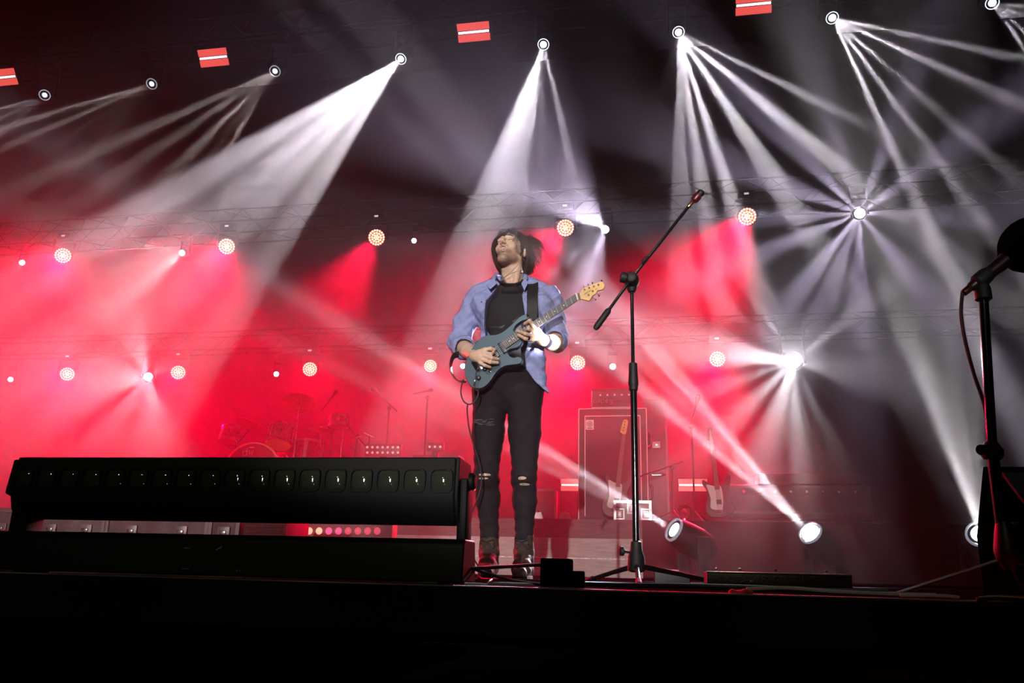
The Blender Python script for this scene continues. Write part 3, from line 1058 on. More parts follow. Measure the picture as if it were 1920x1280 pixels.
# fringe strands over the forehead and eyes
for (x0, xm, zm, xe, ze, n) in ((-.02, -.046, .06, -.052, -.005, 5), (-.015, -.036, .055, -.036, .0, 3), (-.01, -.052, .07, -.058, -.04, 6), (.012, .034, .06, .022, .000, 4), (.014, .044, .06, .040, .004, 4),
                                (.016, .05, .065, .052, .004, 5), (.01, .024, .06, .008, -.012, 2), (.02, .056, .06, .060, -.01, 6), (-.004, -.02, .055, -.016, .0, 2)):
    lock([H(x0, -.045, .124), H((x0 + xm) / 2, -.085, .096), H(xm, -.100 + abs(xm) * .5, zm), H(xe, -.103 + abs(xe) * .75, ze)], .0026, .005, n)
hs.build("hair_locks", DARKH, hairo, org, smooth=60)

# ---- black t-shirt
TEE = mat('black_tee_cotton', (0.022, 0.020, 0.023), 0.85, bump=0.25, bscale=300, spec=.25)
T = Field((lo[0], YM - .17, J(950, 745).z), (hi[0], YM + .16, J(960, 515).z + .02), 0.005)
T.ell(J(960, 594, .01), (0.145, 0.100, 0.145), k=.02)
T.ell(J(957, 665, .01), (0.140, 0.096, 0.14), k=.03)
T.ell(J(950, 722, .01), (0.155, 0.102, 0.09), k=.03)
T.chain([J(916, 562, .02), J(962, 541, .01), J(1008, 562, .02)], [.040, .064, .040], k=.02)
T.ell(J(958, 519, -.055), (.060, .07, .034), k=.003, cut=True)
T.ell(J(960, 547, -.040), (.055, .045, .026), k=.008)
X_, Y_, Z_ = T.axes()
T.F += .0028 * vnoise(X_, Y_, Z_, 26, 1) * np.clip((J(960, 560).z - Z_) / .1, 0, 1)
tee = T.build('t_shirt', TEE, man, org, 2)
MB().tube(bez([J(932, 522, -.02), J(935, 526, -.050), J(945, 530.5, -.076), J(958, 532.5, -.084), J(971, 530.5, -.076), J(980, 526, -.052), J(983, 522, -.02)], 6), .0045, 8).build('neckband', TEE, tee, org)

# ---- open blue shirt with rolled sleeves
SHIRT = mat('blue_chambray', (0.26, 0.28, 0.50), 0.8, var=.12, scale=60, bump=.25, bscale=350, spec=.25)
Sx = Field((J(836, 600).x - .04, YM - .19, J(960, 748).z), (J(1075, 600).x + .03, YM + .19, J(960, 508).z + .02), 0.005)
Sx.ell(J(962, 592, .012), (0.185, 0.127, 0.165), k=.04)
Sx.ell(J(910, 575, .0), (0.075, 0.105, 0.09), k=.03)
Sx.ell(J(1018, 575, .0), (0.075, 0.105, 0.09), k=.03)
Sx.ell(J(955, 668, .02), (0.172, 0.120, 0.16), k=.04)
Sx.ell(J(955, 730, .02), (0.185, 0.118, 0.13), k=.04)
Sx.chain([J(1000, 650, -.045), J(1002, 690, -.05), J(1012, 718, -.05), J(1026, 738, -.05)], [.052, .052, .036, .014], k=.02)
Sx.chain([J(896, 551, .005), J(965, 534, .03), J(1028, 552, .005)], [.050, .068, .050], k=.03)
# sleeves
Sx.chain([J(892, 560, .01), J(873, 602, .015), J(862, 640, .01), J(870, 652, -.045)], [.056, .055, .060, .058], k=.02)
Sx.chain([J(1033, 562, .01), J(1040, 600, .0), J(1043, 633, -.015), J(1041, 637, -.04)], [.055, .055, .058, .055], k=.02)
X_, Y_, Z_ = Sx.axes()
Sx.F += .0058 * vnoise(X_, Y_, Z_, 30, 4) + .0030 * vnoise(X_, Y_, Z_, 62, 1)


def lerpz(tab):
    """x limit as a function of height from (px, py) points"""
    pts = sorted([(J(px, py, -.12).z, J(px, py, -.12).x) for px, py in tab])
    return np.interp(Z_, [p[0] for p in pts], [p[1] for p in pts])


xl = lerpz([(934, 518), (926, 530), (910, 560), (903, 600), (903, 630), (903, 660), (898, 700), (894, 745)])
xr = lerpz([(980, 518), (980, 530), (977, 548), (983, 590), (988, 640), (981, 660), (985, 690), (1003, 715), (1025, 738), (1027, 742)])
front = np.minimum(np.minimum(X_ - xl, xr - X_), (YM + .03) - Y_)
Sx.F = np.maximum(Sx.F, front)
# neck opening
nk = np.sqrt(((X_ - J(962, 530).x) / 1.0) ** 2 + ((Y_ - (YM + .0))) ** 2) - .066
Sx.F = np.maximum(Sx.F, np.minimum(-nk, Z_ - J(960, 545).z) * 1.0 if False else np.where(Z_ > J(960, 548).z, -nk, -1))
# hems
hem = np.interp(X_, [J(870, 730).x, J(905, 730).x, J(950, 710).x, J(1000, 715).x, J(1030, 742).x, J(1045, 735).x],
                [J(870, 722).z, J(905, 738).z, J(950, 720).z, J(1000, 716).z, J(1030, 741).z, J(1045, 740).z])
Sx.F = np.maximum(Sx.F, hem - Z_)
# open cuffs: hollow the sleeve ends
for (a_, b_) in ((J(870, 652, -.06), J(880, 662, -.14)), (J(1040, 638, -.055), J(1030, 642, -.14))):
    Sx.cone(a_, b_, .046, .06, k=.004, cut=True)
shirt = Sx.build('open_shirt', SHIRT, man, org, 1)
# rolled cuffs
for (c_, d_, rr) in ((J(869, 651, -.042), (J(880, 661, -.12) - J(866, 650, .0)), .057), (J(1041, 637, -.035), (J(1032, 641, -.12) - J(1044, 640, .0)), .053)):
    n_ = d_.normalized()
    MB().lathe(c_, n_, [(-.018, rr * .97), (-.02, rr * 1.06), (0, rr * 1.1), (.022, rr * 1.06), (.026, rr * .98), (.024, rr * .92), (-.01, rr * .90)], 26, cap=False).build('rolled_cuff', SHIRT, man, org)
# collar wings
cw = MB()
for pts in ([(926, 521, -.07), (912, 533, -.095), (919, 542, -.112), (932, 531, -.085)], [(984, 520, -.06), (990, 530, -.085), (983, 545, -.11), (977, 531, -.085)]):
    p4 = [J(*p) for p in pts]
    cw.prism(p4, (0, .007, 0))
cw.tube(bez([J(926, 522, -.06), J(930, 516, .0), J(945, 513, .06), J(968, 513, .07), (J(984, 517, .0)), J(985, 522, -.055)], 6), .012, 8)
cw.build('collar', SHIRT, man, org, bev=.002)


def on_shirt(px, py):
    """front surface of the shirt under a pixel"""
    q_ = J(px, py, -.11)
    ix, iz = int(round((q_.x - Sx.lo[0]) / Sx.h)), int(round((q_.z - Sx.lo[2]) / Sx.h))
    colm = Sx.F[ix, :, iz]
    k_ = np.argmax(colm < 0)
    if colm[k_] >= 0:
        return q_
    q_ = J(px, py, Sx.lo[1] + k_ * Sx.h - YM)
    return q_


bt = MB()
for p in ((903, 566), (897, 587), (894, 611), (894, 640), (993, 603)):
    bt.lathe(on_shirt(p[0], p[1]), (0, -1, 0), [(-.004, .0045), (.003, .0045), (.004, .003)], 10)
bt.build('buttons', mat('dark_button', (.03, .03, .06), .3), shirt, org)
pk = MB()
pk.prism([on_shirt(*q) - Vector((0, .004, 0)) for q in ((1008, 568), (1031, 565), (1031, 575), (1020, 582), (1008, 577))], (0, .008, 0))
pk.build('pocket_flap', SHIRT, shirt, org, bev=.002)

# ---- ripped black jeans
JEAN = mat('black_denim', (0.012, 0.011, 0.013), 0.8, var=.25, scale=25, bump=.35, bscale=300, spec=.25)
Jn = Field((lo[0] + .03, YM - .16, J(950, 1014).z - .01), (hi[0] - .02, YM + .16, J(950, 690).z), 0.0048)
Jn.ell(J(951, 722, .012), (0.163, 0.112, 0.085), k=.03)
Jn.cone(J(920, 735, .01), J(984, 735, .01), .095, .095, k=.03)
for LG, sgn in ((LEGL, -1), (LEGR, 1)):
    pts = [LG[0], LG[0].lerp(LG[1], .45), LG[1], LG[1].lerp(LG[2], .4) + Vector((0, .012, 0)), LG[2]]
    Jn.chain(pts, [.090, .079, .059, .058, .042], k=.02)
    Jn.ell(LG[1] + Vector((0, -.012, 0)), (.054, .055, .06), k=.02)
    Jn.cone(LG[2] + Vector((0, 0, .02)), LG[2] + Vector((0, -.004, -.012)), .046, .047, k=.006)
X_, Y_, Z_ = Jn.axes()
kz = LEGL[1].z
az = LEGL[2].z
amp = .0014 + .0020 * np.exp(-((Z_ - az) / .08) ** 2) + .002 * np.exp(-((Z_ - kz) / .06) ** 2)
Jn.F += amp * (np.sin(Z_ * 115 + 14 * X_ + 2.5 * np.sin(X_ * 40)) * .7 + vnoise(X_, Y_, Z_, 34, 7) * .7)
Jn.F -= .003 * np.exp(-(((Z_ - J(950, 704).z)) / .018) ** 2)
for (px, py, w_, h_) in ((908, 889, .036, .007), (905, 896, .030, .005), (979, 896, .022, .009), (984, 907, .034, .006)):
    Jn.ell(J(px, py, -.085), (w_, .034, h_), k=.002, cut=True)
Jn.F = np.maximum(Jn.F, Z_ - J(950, 698).z)
jn = Jn.build('ripped_jeans', JEAN, man, org, 1)
ry = MB()
for (px, py, w_) in ((908, 889, .034), (905, 896, .028), (984, 907, .03), (979, 896, .02)):
    for i in range(7):
        x0 = rng.uniform(-w_, w_)
        c_ = J(px, py, -.082) + Vector((x0, rng.uniform(-.004, .004), 0))
        ry.tube([c_ + Vector((-.004, 0, .009)), c_, c_ + Vector((.005, .001, -.009))], .0006, 4)
for i in range(26):
    c_ = J(906 + rng.uniform(-16, 18), 792 + rng.uniform(-7, 6), -.092)
    ry.tube([c_ + Vector((-.012, 0, rng.uniform(-.003, .003))), c_ + Vector((.012, 0, rng.uniform(-.003, .003)))], .0012, 4)
ry.build('frayed_threads', mat('frayed_thread', (.10, .09, .10), .9), jn, org)

# ---- boots
BOOT = mat('brown_boot_leather', (0.055, 0.036, 0.026), 0.68, spec=.3, var=.35, scale=30, bump=.35, bscale=90)
SOLE = mat('boot_sole', (0.008, 0.006, 0.006), .9, spec=.1)
LACE = mat('boot_lace', (0.02, 0.015, 0.012), .8)
for (px, yawf, LG) in ((922, .12, LEGL), (983, .05, LEGR)):
    a_ = LG[2].copy()
    ax, ay = a_.x, a_.y
    Fb = Field((ax - .1, ay - .26, -.004), (ax + .12, ay + .12, a_.z + .03), 0.0042)
    top = a_.z - .012
    Fb.chain([(ax, ay, top - .01), (ax, ay + .005, .13), (ax, ay + .01, .06)], [.047, .046, .046], k=.02)
    fx = math.sin(yawf)
    Fb.cone((ax, ay + .02, .045), (ax + fx * .1, ay - .10, .045), .043, .043, k=.02)
    Fb.cone((ax + fx * .1, ay - .08, .047), (ax + fx * .2, ay - .165, .032), .044, .030, k=.02)
    Fb.cone((ax, ay - .02, .12), (ax + fx * .1, ay - .09, .07), .042, .036, k=.02)
    X_, Y_, Z_ = Fb.axes()
    Fb.F += .0010 * vnoise(X_, Y_, Z_, 55, 3) + .0011 * np.sin(Z_ * 160 + Y_ * 60) * np.clip((.2 - Z_) * 8, 0, 1)
    Fb.F = np.maximum(Fb.F, .014 - Z_)
    Fb.cone((ax, ay, top - .004), (ax, ay, top + .04), .040, .046, k=.002, cut=True)
    bo = Fb.build('boot', BOOT, man, org, 1)
    so = MB()
    oc = [(ax - .038, ay + .05), (ax - .042, ay - .03), (ax + fx * .1 - .045, ay - .10), (ax + fx * .2 - .034, ay - .165), (ax + fx * .2, ay - .195), (ax + fx * .2 + .034, ay - .165),
          (ax + fx * .1 + .045, ay - .10), (ax + .042, ay - .03), (ax + .038, ay + .05), (ax, ay + .07)]
    so.prism([(x, y, 0.001) for x, y in oc], (0, 0, .018))
    so.build('sole', SOLE, bo, org, bev=.003)
    lc = MB()
    for i in range(7):
        t_ = i / 6
        z_ = top - .02 - t_ * .15
        yy = ay - .048 - .045 * t_ * t_ - (.005 if t_ > .5 else 0)
        for s_ in (-1, 1):
            lc.tube([(ax + s_ * .022, yy + .004, z_), (ax, yy - .006, z_ - .012), (ax - s_ * .022, yy + .002, z_ - .024)], .0022, 5)
    lc.tube(bez([Vector((ax, ay - .056, top - .03)), Vector((ax + .03, ay - .065, top - .02)), Vector((ax + .034, ay - .062, top - .06)), Vector((ax + .004, ay - .06, top - .04))], 5), .0022, 5)
    lc.tube(bez([Vector((ax, ay - .056, top - .03)), Vector((ax - .03, ay - .065, top - .022)), Vector((ax - .03, ay - .062, top - .06)), Vector((ax, ay - .06, top - .04))], 5), .0022, 5)
    lc.build('laces', LACE, bo, org)
    ey = MB()
    for i in range(3):
        for s_ in (-1, 1):
            ey.ball((ax + s_ * .027, ay - .045, top - .018 - i * .022), .0035, 8, 5)
    ey.build('eyelets', CHROME, bo, org)
    MB().lathe((ax, ay, top - .03), (0, 0, 1), [(0, .040), (.03, .041), (.043, .036)], 20).build('sock', mat('cream_sock', (.62, .52, .38), .9, var=.4, scale=60, bump=.4), man, org)

# ---- small things on him
bl = MB()
for i in range(3):
    c_ = J(1022 + i * 1.2, 639 + i * .5, -.178 + i * .006)
    n_ = (J(1034, 642, -.11) - J(1017, 637, -.195)).normalized()
    bl.lathe(c_, n_, [(-.003, .031), (-.003, .0335), (.003, .0335), (.003, .031)], 22, cap=False)
bl.build('bracelet', mat('dark_bracelet', (.03, .02, .05), .5), man, org)
MB().lathe(J(990.5, 633.5, -.251), (J(985, 635, -.255) - J(998, 638, -.232)), [(-.004, .0098), (-.004, .0112), (.004, .0112), (.004, .0098)], 16, cap=False).build('ring', mat('dark_ring', (.03, .03, .03), .3, .8), man, org)
iw = MB()
iw.tube(bez([H(.082, -.01, -.02), J(972, 495, -.075), J(960, 508, -.085), J(948, 518, -.088), J(940, 524, -.085)], 6), .0013, 5)
iw.tube(bez([J(981, 506, -.03), J(972, 508, -.068), J(958, 513, -.084), J(940, 524, -.086)], 6), .0013, 5)
iw.build('earphone_wire', mat('tan_wire', (.25, .14, .08), .5), man, org)
MB().ball(H(.084, .0, -.004), (.007, .010, .010), rot=HR).ball(H(-.084, .0, -.004), (.007, .010, .010), rot=HR).build('earpiece', mat('pale_earpiece', (.6, .55, .5), .3), man, org)
# ================================================================== the electric guitar he holds
GY = YM - 0.200          # front face of the body


def G3(x, y, dy=0.0):
    """point from the 8x crop at (860, 580) on the guitar plane"""
    return P(860 + x / 8, 580 + y / 8, GY + dy)


gorg = P(915, 680, GY)
gtr = thing('electric_guitar', 'metallic teal electric guitar held by the singer, maple headstock to the right', 'guitar', gorg)
TEAL = mat('metallic_teal_lacquer', (0.040, 0.060, 0.075), 0.33, .7, coat=.6, var=.06, scale=300)
ol = [(1050, 130), (1040, 95), (1005, 75), (960, 85), (900, 120), (840, 180), (770, 245), (700, 305), (620, 355), (540, 380), (450, 382), (390, 400), (330, 430), (280, 475), (235, 535), (175, 625),
      (110, 760), (85, 880), (95, 990), (130, 1080), (180, 1150), (250, 1182), (340, 1178), (420, 1130), (480, 1060), (530, 985), (580, 920), (640, 872), (720, 840), (820, 828), (900, 815), (940, 780),
      (950, 742), (925, 715), (880, 708), (830, 722), (780, 705), (742, 665), (738, 615), (790, 590), (880, 565), (935, 510), (950, 440), (830, 330), (832, 270), (868, 222), (930, 178), (1000, 155)]
sm = bez([Vector((x, y, 0)) for x, y in ol + [ol[0]]], 4)[:-1]
gb = MB().prism([G3(p.x, p.y) for p in sm], (0, .042, 0)).build('body', TEAL, gtr, gorg, smooth=50)
bv = gb.modifiers.new('bevel', 'BEVEL')
bv.width = .015
bv.segments = 6
bv.limit_method = 'ANGLE'
bv.angle_limit = math.radians(50)
MAPLE = mat('amber_maple', (0.72, 0.40, 0.10), 0.35, coat=.4, var=.15, scale=20)
ROSE = mat('dark_rosewood', (0.030, 0.016, 0.014), 0.45, var=.3, scale=60)
PEARL = mat('pearl_inlay', (.75, .75, .72), .3)
a0, a1 = P(940, 640, GY - .012), P(949, 652.5, GY - .012)      # body end, top and bottom edge
b0, b1 = P(1079.6, 550, GY - .012), P(1083.6, 562.4, GY - .012)
MB().prism([a0, a1, b1, b0], (0, .007, 0)).build('fretboard', ROSE, gtr, gorg, bev=.001)
ax_ = (b0 - a0).normalized()
nk = MB()
rings = 13
vs = []
NN = 12
for i in range(rings):
    t_ = i / (rings - 1)
    e0, e1 = a0.lerp(b0, t_), a1.lerp(b1, t_)
    c_, hw = (e0 + e1) / 2 + Vector((0, .006, 0)), (e1 - e0) / 2
    dp = .018 + .01 * max(0, .2 - t_) * 5
    for k in range(NN + 1):
        a = PI * k / NN
        vs.append(c_ + hw * math.cos(a) + Vector((0, dp * math.sin(a), 0)))
fs = [(i * (NN + 1) + k, i * (NN + 1) + k + 1, (i + 1) * (NN + 1) + k + 1, (i + 1) * (NN + 1) + k) for i in range(rings - 1) for k in range(NN)]
fs += [tuple(range(NN + 1)), tuple((rings - 1) * (NN + 1) + k for k in range(NN, -1, -1))]
fs += [(i * (NN + 1), (i + 1) * (NN + 1), (i + 1) * (NN + 1) + NN, i * (NN + 1) + NN) for i in range(rings - 1)]
nk.add(vs, fs)
nk.build('neck', MAPLE, gtr, gorg)
fr = MB()
L = 1.0
pos = []
# frets by the rule of the twelfth root, the body end of the board is fret 24
for n in range(1, 25):
    pos.append((1 - 2 ** (-n / 12)) / (1 - 2 ** (-24.3 / 12)))
for n, t_ in enumerate(pos):
    e0, e1 = b0.lerp(a0, t_), b1.lerp(a1, t_)
    fr.tube([e0 + Vector((0, -.0012, 0)), e1 + Vector((0, -.0012, 0))], .0008, 6)
FRT_M = mat('fret_wire', (.75, .72, .70), .4, .2)
fr.build('frets', FRT_M, gtr, gorg)
ins = MB()
for n in (3, 5, 7, 9, 12, 15, 17, 19, 21):
    t_ = (pos[n - 1] + pos[n - 2]) / 2
    e0, e1 = b0.lerp(a0, t_), b1.lerp(a1, t_)
    for u in ((.5,) if n != 12 else (.25, .75)):
        ins.lathe(e0.lerp(e1, u) + Vector((0, .001, 0)), (0, -1, 0), [(0, .003), (.0016, .003)], 10)
ins.build('inlay_dots', PEARL, gtr, gorg)
MB().tube([b0 + Vector((0, -.003, 0)), b1 + Vector((0, -.003, 0))], .0028, 6).build('nut', mat('bone_nut', (.85, .82, .75), .4), gtr, gorg)


def G1(x, y, dy=0.0):
    return P(1070 + x / 21.34, 515 + y / 21.34, GY + dy)


hol = [(215, 748), (345, 725), (480, 545), (700, 450), (900, 370), (1100, 300), (1210, 262), (1300, 290), (1350, 370), (1360, 450), (1320, 540), (1240, 605), (1150, 615), (1070, 640), (1030, 720), (960, 790),
       (880, 830), (850, 880), (800, 960), (740, 1030), (640, 1022), (500, 985), (400, 985), (300, 1020)]
hsm = bez([Vector((x, y, 0)) for x, y in hol + [hol[0]]], 3)[:-1]
hd = MB().prism([G1(p.x, p.y, -.004) for p in hsm], (0, .015, 0)).build('headstock', MAPLE, gtr, gorg, bev=.002)
MB().prism([G1(270, 740, -.0055), G1(345, 725, -.0055), G1(405, 965, -.0055), G1(310, 1005, -.0055)], (0, .006, 0)).build('truss_rod_cap', ROSE, hd, gorg)
lg = MB()
letters(lg, 'MUSIC MAN', G1(560, 790, -.0052), G1(860, 600) - G1(560, 790), G1(520, 700) - G1(560, 790), .0046, .13)
lg.tube([G1(990, 600, -.0052), G1(1010, 550, -.0052)], .001, 5)
lg.tube([G1(1040, 570, -.0052), G1(1055, 530, -.0052)], .001, 5)
lg.build('logo', mat('logo_ink', (.06, .04, .02), .5), hd, gorg)
posts = [(555, 600), (740, 530), (925, 470), (1110, 405), (720, 810), (880, 655)]
for (x, y) in posts:
    MB().lathe(G1(x, y, -.004), (0, -1, 0), [(0, .0050), (.002, .0050), (.0025, .0032), (.009, .0028), (.010, .002)], 14).build('tuning_post', CHROME, gtr, gorg)
for (x, y, x2, y2) in ((560, 520, 530, 470), (720, 450, 700, 400), (900, 380, 870, 330), (1200, 280, 1240, 235), (900, 900, 990, 985), (1060, 760, 1130, 835)):
    pg = MB()
    pg.tube([G1(x, y, .006), G1((x + x2) / 2, (y + y2) / 2, .006)], .0018, 6)
    pg.ball(G1(x2, y2, .006), (.0046, .0034, .0058), 12, 8)
    pg.build('tuning_peg', CHROME, gtr, gorg)
# strings
sa, sb = G3(255, 770, -.016), G3(330, 880, -.016)     # at the bridge
st_ = MB()
dests = [(555, 600), (740, 530), (925, 470), (1110, 405), (880, 655), (720, 810)]
for i in range(6):
    u = i / 5
    br_ = sa.lerp(sb, u)
    nu = b0.lerp(b1, .1 + .8 * u) + Vector((0, -.0055, 0))
    st_.tube([br_, nu, G1(*dests[i], -.009)], .0004, 4)
st_.build('strings', FRT_M, gtr, gorg)
PK = mat('black_pickup', (.012, .012, .012), .4)
udir = (b0 - a0).normalized()
vdir = (a1 - a0).normalized()
RB = Matrix((udir, Vector((0, 1, 0)), udir.cross(Vector((0, 1, 0))))).transposed()
for (x, y) in ((662, 570), (545, 640), (400, 730)):
    MB().box(G3(x, y, -.003), (.026, .012, .062), RB, .003).build('pickup', PK, gtr, gorg)
MB().box(G3(290, 820, -.006), (.035, .014, .07), RB, .003).box(G3(250, 845, -.006), (.02, .01, .05), RB, .003).build('bridge', CHROME, gtr, gorg)
MB().tube(bez([G3(290, 870, -.018), G3(270, 920, -.03), G3(245, 1050, -.035), G3(232, 1110, -.033)], 5), .0022, 8).build('vibrato_arm', CHROME, gtr, gorg)
MB().tube([G3(240, 1085, -.034), G3(228, 1150, -.033)], [.004, .0035], 8).build('arm_tip', RUBBER, gtr, gorg)
for (x, y) in ((395, 895), (300, 1028)):
    MB().lathe(G3(x, y), (0, -1, 0), [(0, .012), (.004, .012), (.006, .010), (.014, .009), (.015, .007)], 20).build('knob', PK, gtr, gorg)
MB().lathe(G3(470, 925), (0, -1, 0), [(0, .006), (.002, .006), (.003, .0018), (.016, .0024), (.017, .001)], 12).build('pickup_switch', CHROME, gtr, gorg)
MB().lathe(G3(1030, 115, .0), (0.3, -.4, .5), [(0, .004), (.006, .004), (.008, .0075), (.011, .007)], 14).build('strap_button', CHROME, gtr, gorg)
# strap: over the shoulder in front, and its tail round the lower end
STR = mat('black_strap', (.010, .009, .010), .6, bump=.2, bscale=100)


def ribbon(name, pts, width, th, par, og, side):
    """flat band along points; side gives the direction of its width at each point"""
    m_ = MB()
    c = bez([Vector(p) for p in pts], 6)
    n = len(c)
    vs = []
    for i, p in enumerate(c):
        t = (c[min(i + 1, n - 1)] - c[max(i - 1, 0)]).normalized()
        sd = side[0].lerp(side[1], i / (n - 1))
        sd = (sd - t * sd.dot(t)).normalized()
        nn = t.cross(sd).normalized()
        for (a, b_) in ((-1, -1), (1, -1), (1, 1), (-1, 1)):
            vs.append(p + sd * a * width / 2 + nn * b_ * th / 2)
    fs = [(0, 1, 2, 3), tuple(4 * (n - 1) + k for k in (3, 2, 1, 0))]
    for i in range(n - 1):
        for k in range(4):
            fs.append((4 * i + k, 4 * i + (k + 1) % 4, 4 * i + 4 + (k + 1) % 4, 4 * i + 4 + k))
    m_.add(vs, fs)
    return m_.build(name, STR, par, og)


ribbon('strap', [J(1002, 530, .06), J(1000, 526, .01), J(999, 533, -.045), J(998, 556, -.118), J(998, 585, -.140), J(995, 600, -.150), J(989, 612, -.170), G3(1030, 125, .03)], .056, .003, gtr, gorg, (Vector((1, 0, 0)), Vector((.8, 0, .5))))
ribbon('strap_tail', [P(874, 716, GY + .02), P(858, 713, GY + .0), P(848, 700, GY - .02), P(845, 684, GY - .02), P(850, 668, GY + .0), P(860, 664, GY + .05)], .030, .003, gtr, gorg, (Vector((.1, 1, .0)), Vector((.2, .9, .1))))
MB().lathe(P(870, 712, GY + .022), (-.8, 0, -.5), [(0, .004), (.012, .004), (.014, .007), (.018, .006)], 14).build('strap_button', CHROME, gtr, gorg)
# instrument cable
cb = MB()
CY = YM - .17
cb.tube(bez([P(895, 727, GY + .02), P(897, 736, GY + .0), P(893, 748, GY), P(884, 757, GY), P(876, 757, GY), P(868, 750, GY), P(864, 735, GY), P(866, 720, GY), P(868, 713, GY + .01)], 6), .0036, 8)
cb.tube(bez([P(877, 757, GY - .006), P(876, 770, CY), P(879, 800, CY), P(887, 830, CY), P(898, 863, CY), P(903, 895, CY), P(899, 925, CY), P(886, 957, CY), P(879, 982, CY), P(878, 1005, CY - .02), P(882, 1035, CY - .05), P(897, 1062, CY - .1),
              Vector((P(905, 1078, CY - .12).x, CY - .15, .006)), Vector((P(960, 1078, CY - .2).x, CY - .35, .006)), Vector((P(1040, 1078, CY - .2).x, CY - .5, .006))], 6), .0036, 8)
cab = cb.build('instrument_cable', RUBBER, None, P(877, 757, GY))
tag(cab, 'thin black cable hanging from the guitar down to the stage floor', 'cable')
MB().tube([P(894, 722, GY + .02), P(895, 731, GY + .01)], .006, 10).build('plug', CHROME, cab, P(877, 757, GY))
# ================================================================== things at the stage edge
# ---- long LED bar in the left foreground
YB = 2.0
xl_, xr_ = P(14, 900, YB).x, P(872, 900, YB).x
zt = P(480, 861, YB).z
zb_ = P(480, 981, YB).z
zbt = P(480, 1004, YB).z
borg = Vector(((xl_ + xr_) / 2, YB, 0))
bar = thing('led_bar_light', 'long black LED bar light with a row of square lenses, left foreground', 'stage light', borg)
hx0, hx1 = P(24, 900, YB - .05).x, P(862, 900, YB).x
prof = [(-.045, zt), (.075, zt - .004), (.095, zt - .05), (.07, zb_ + .01), (-.02, zb_), (-.04, zb_ + .03), (-.052, zt - .095)]
BARM = mat('bar_housing', (0.003, 0.003, 0.0028), 0.6, bump=.05, bscale=200, spec=.2)
hb = MB().prism([(hx0, YB + y, z) for y, z in prof], (hx1 - hx0, 0, 0)).build('head', BARM, bar, borg, bev=.004)
hb2 = MB().prism([(hx0 - .001, YB + y, z) for y, z in [(-.04, zt - .006), (.08, zt - .01), (.09, zt - .06), (.06, zb_ + .03), (-.05, zt - .10)]], (-.018, 0, 0)).build("end_cap", BARM, bar, borg, bev=.004)
MB().prism([(hx1, YB + y, z) for y, z in prof], (.010, 0, 0)).build('end_cap', BARM, bar, borg, bev=.002)
LN = mat('dark_glass_lens', (0.03, 0.034, 0.024), 0.06, spec=.9, coat=1.0)
LN.node_tree.nodes['Principled BSDF'].inputs['Coat Roughness'].default_value = .05
pcs = [30, 73, 116, 158, 202, 247, 292, 338, 384, 430, 478, 525, 574, 625, 676, 727, 779, 830]
for i in range(18):
    t_ = i / 17
    px = 30 + 800 * t_
    lx = P(44, 899, YB - .05).x + (P(828, 895, YB - .05).x - P(44, 899, YB - .05).x) * t_
    zc_ = P(430, 899, YB - .05).z
    y0 = YB - .0505
    R_ = .0262
    sq = []
    for k in range(28):
        a = 2 * PI * k / 28
        c_, s_ = math.cos(a), math.sin(a)
        n_ = (abs(c_) ** 5 + abs(s_) ** 5) ** (-1 / 5)
        sq.append((c_ * n_, s_ * n_))
    fr_ = MB()
    vs = []
    for (sc_, dy_) in ((1.16, .001), (1.12, -.004), (1.02, -.004), (.98, .004)):
        vs += [(lx + a * R_ * sc_, y0 + dy_, zc_ + b_ * R_ * sc_) for a, b_ in sq]
    fs = [(r * 28 + k, r * 28 + (k + 1) % 28, (r + 1) * 28 + (k + 1) % 28, (r + 1) * 28 + k) for r in range(3) for k in range(28)]
    fr_.add(vs, fs)
    lens_f = fr_.build('lens_frame', BARM, bar, borg)
    dm = MB()
    vs = []
    rr_ = 6
    for r in range(rr_ + 1):
        q_ = 1 - r / rr_
        h_ = .009 * (1 - q_ ** 2.0)
        ex = 1.0
        vs += [(lx + a * R_ * .98 * q_, y0 + .003 - h_, zc_ + b_ * R_ * .98 * q_) for a, b_ in sq]
    fs = [(r * 28 + k, r * 28 + (k + 1) % 28, (r + 1) * 28 + (k + 1) % 28, (r + 1) * 28 + k) for r in range(rr_) for k in range(28)]
    dm.add(vs, fs)
    dm.build('lens', LN, lens_f, borg, smooth=80)
MB().box(((hx0 + hx1) / 2, YB - .047, zt - .068), (hx1 - hx0 - .02, .004, .002)).build('reflection_line', mat('painted_blue_reflection', (.02, .02, .12), .3), hb, borg)  # blue reflection on the housing drawn as a coloured strip
bx0, bx1 = P(2, 1050, YB).x, P(878, 1050, YB).x
MB().prism([(bx0, YB + y, z) for y, z in [(-.05, zbt - .012), (-.035, zbt), (.07, zbt), (.085, .03), (.085, .006), (-.055, .006), (-.055, .03)]], (bx1 - bx0, 0, 0)).build('base', BARM, bar, borg, bev=.004)
for x_, w_ in ((P(45, 980, YB).x, .052), (P(869, 980, YB).x, .024)):
    MB().box((x_, YB + .01, (zbt + zt - .06) / 2 - .01), (w_, .07, zt - .05 - zbt + .03), bev=.006).build('yoke_arm', BARM, bar, borg)
    MB().lathe((x_ + (.02 if w_ < .03 else -.02), YB + .01, zt - .055), (1 if w_ < .03 else -1, 0, 0), [(-.01, .022), (.0, .022), (.006, .016)], 18).build('pivot_knob', BARM, bar, borg)
for x_ in (bx0 + .08, bx1 - .08):
    MB().box((x_, YB + .0, .004), (.05, .14, .008), bev=.002).build('foot', RUBBER, bar, borg)
tx = MB()
GT = mat('grey_print', (.22, .22, .22), .7)
letters(tx, 'Besw', P(443, 1071, YB - .0575), (1, 0, 0), (0, 0, 1), .0075, .07)
tx.build('printed_word', GT, bar, borg)
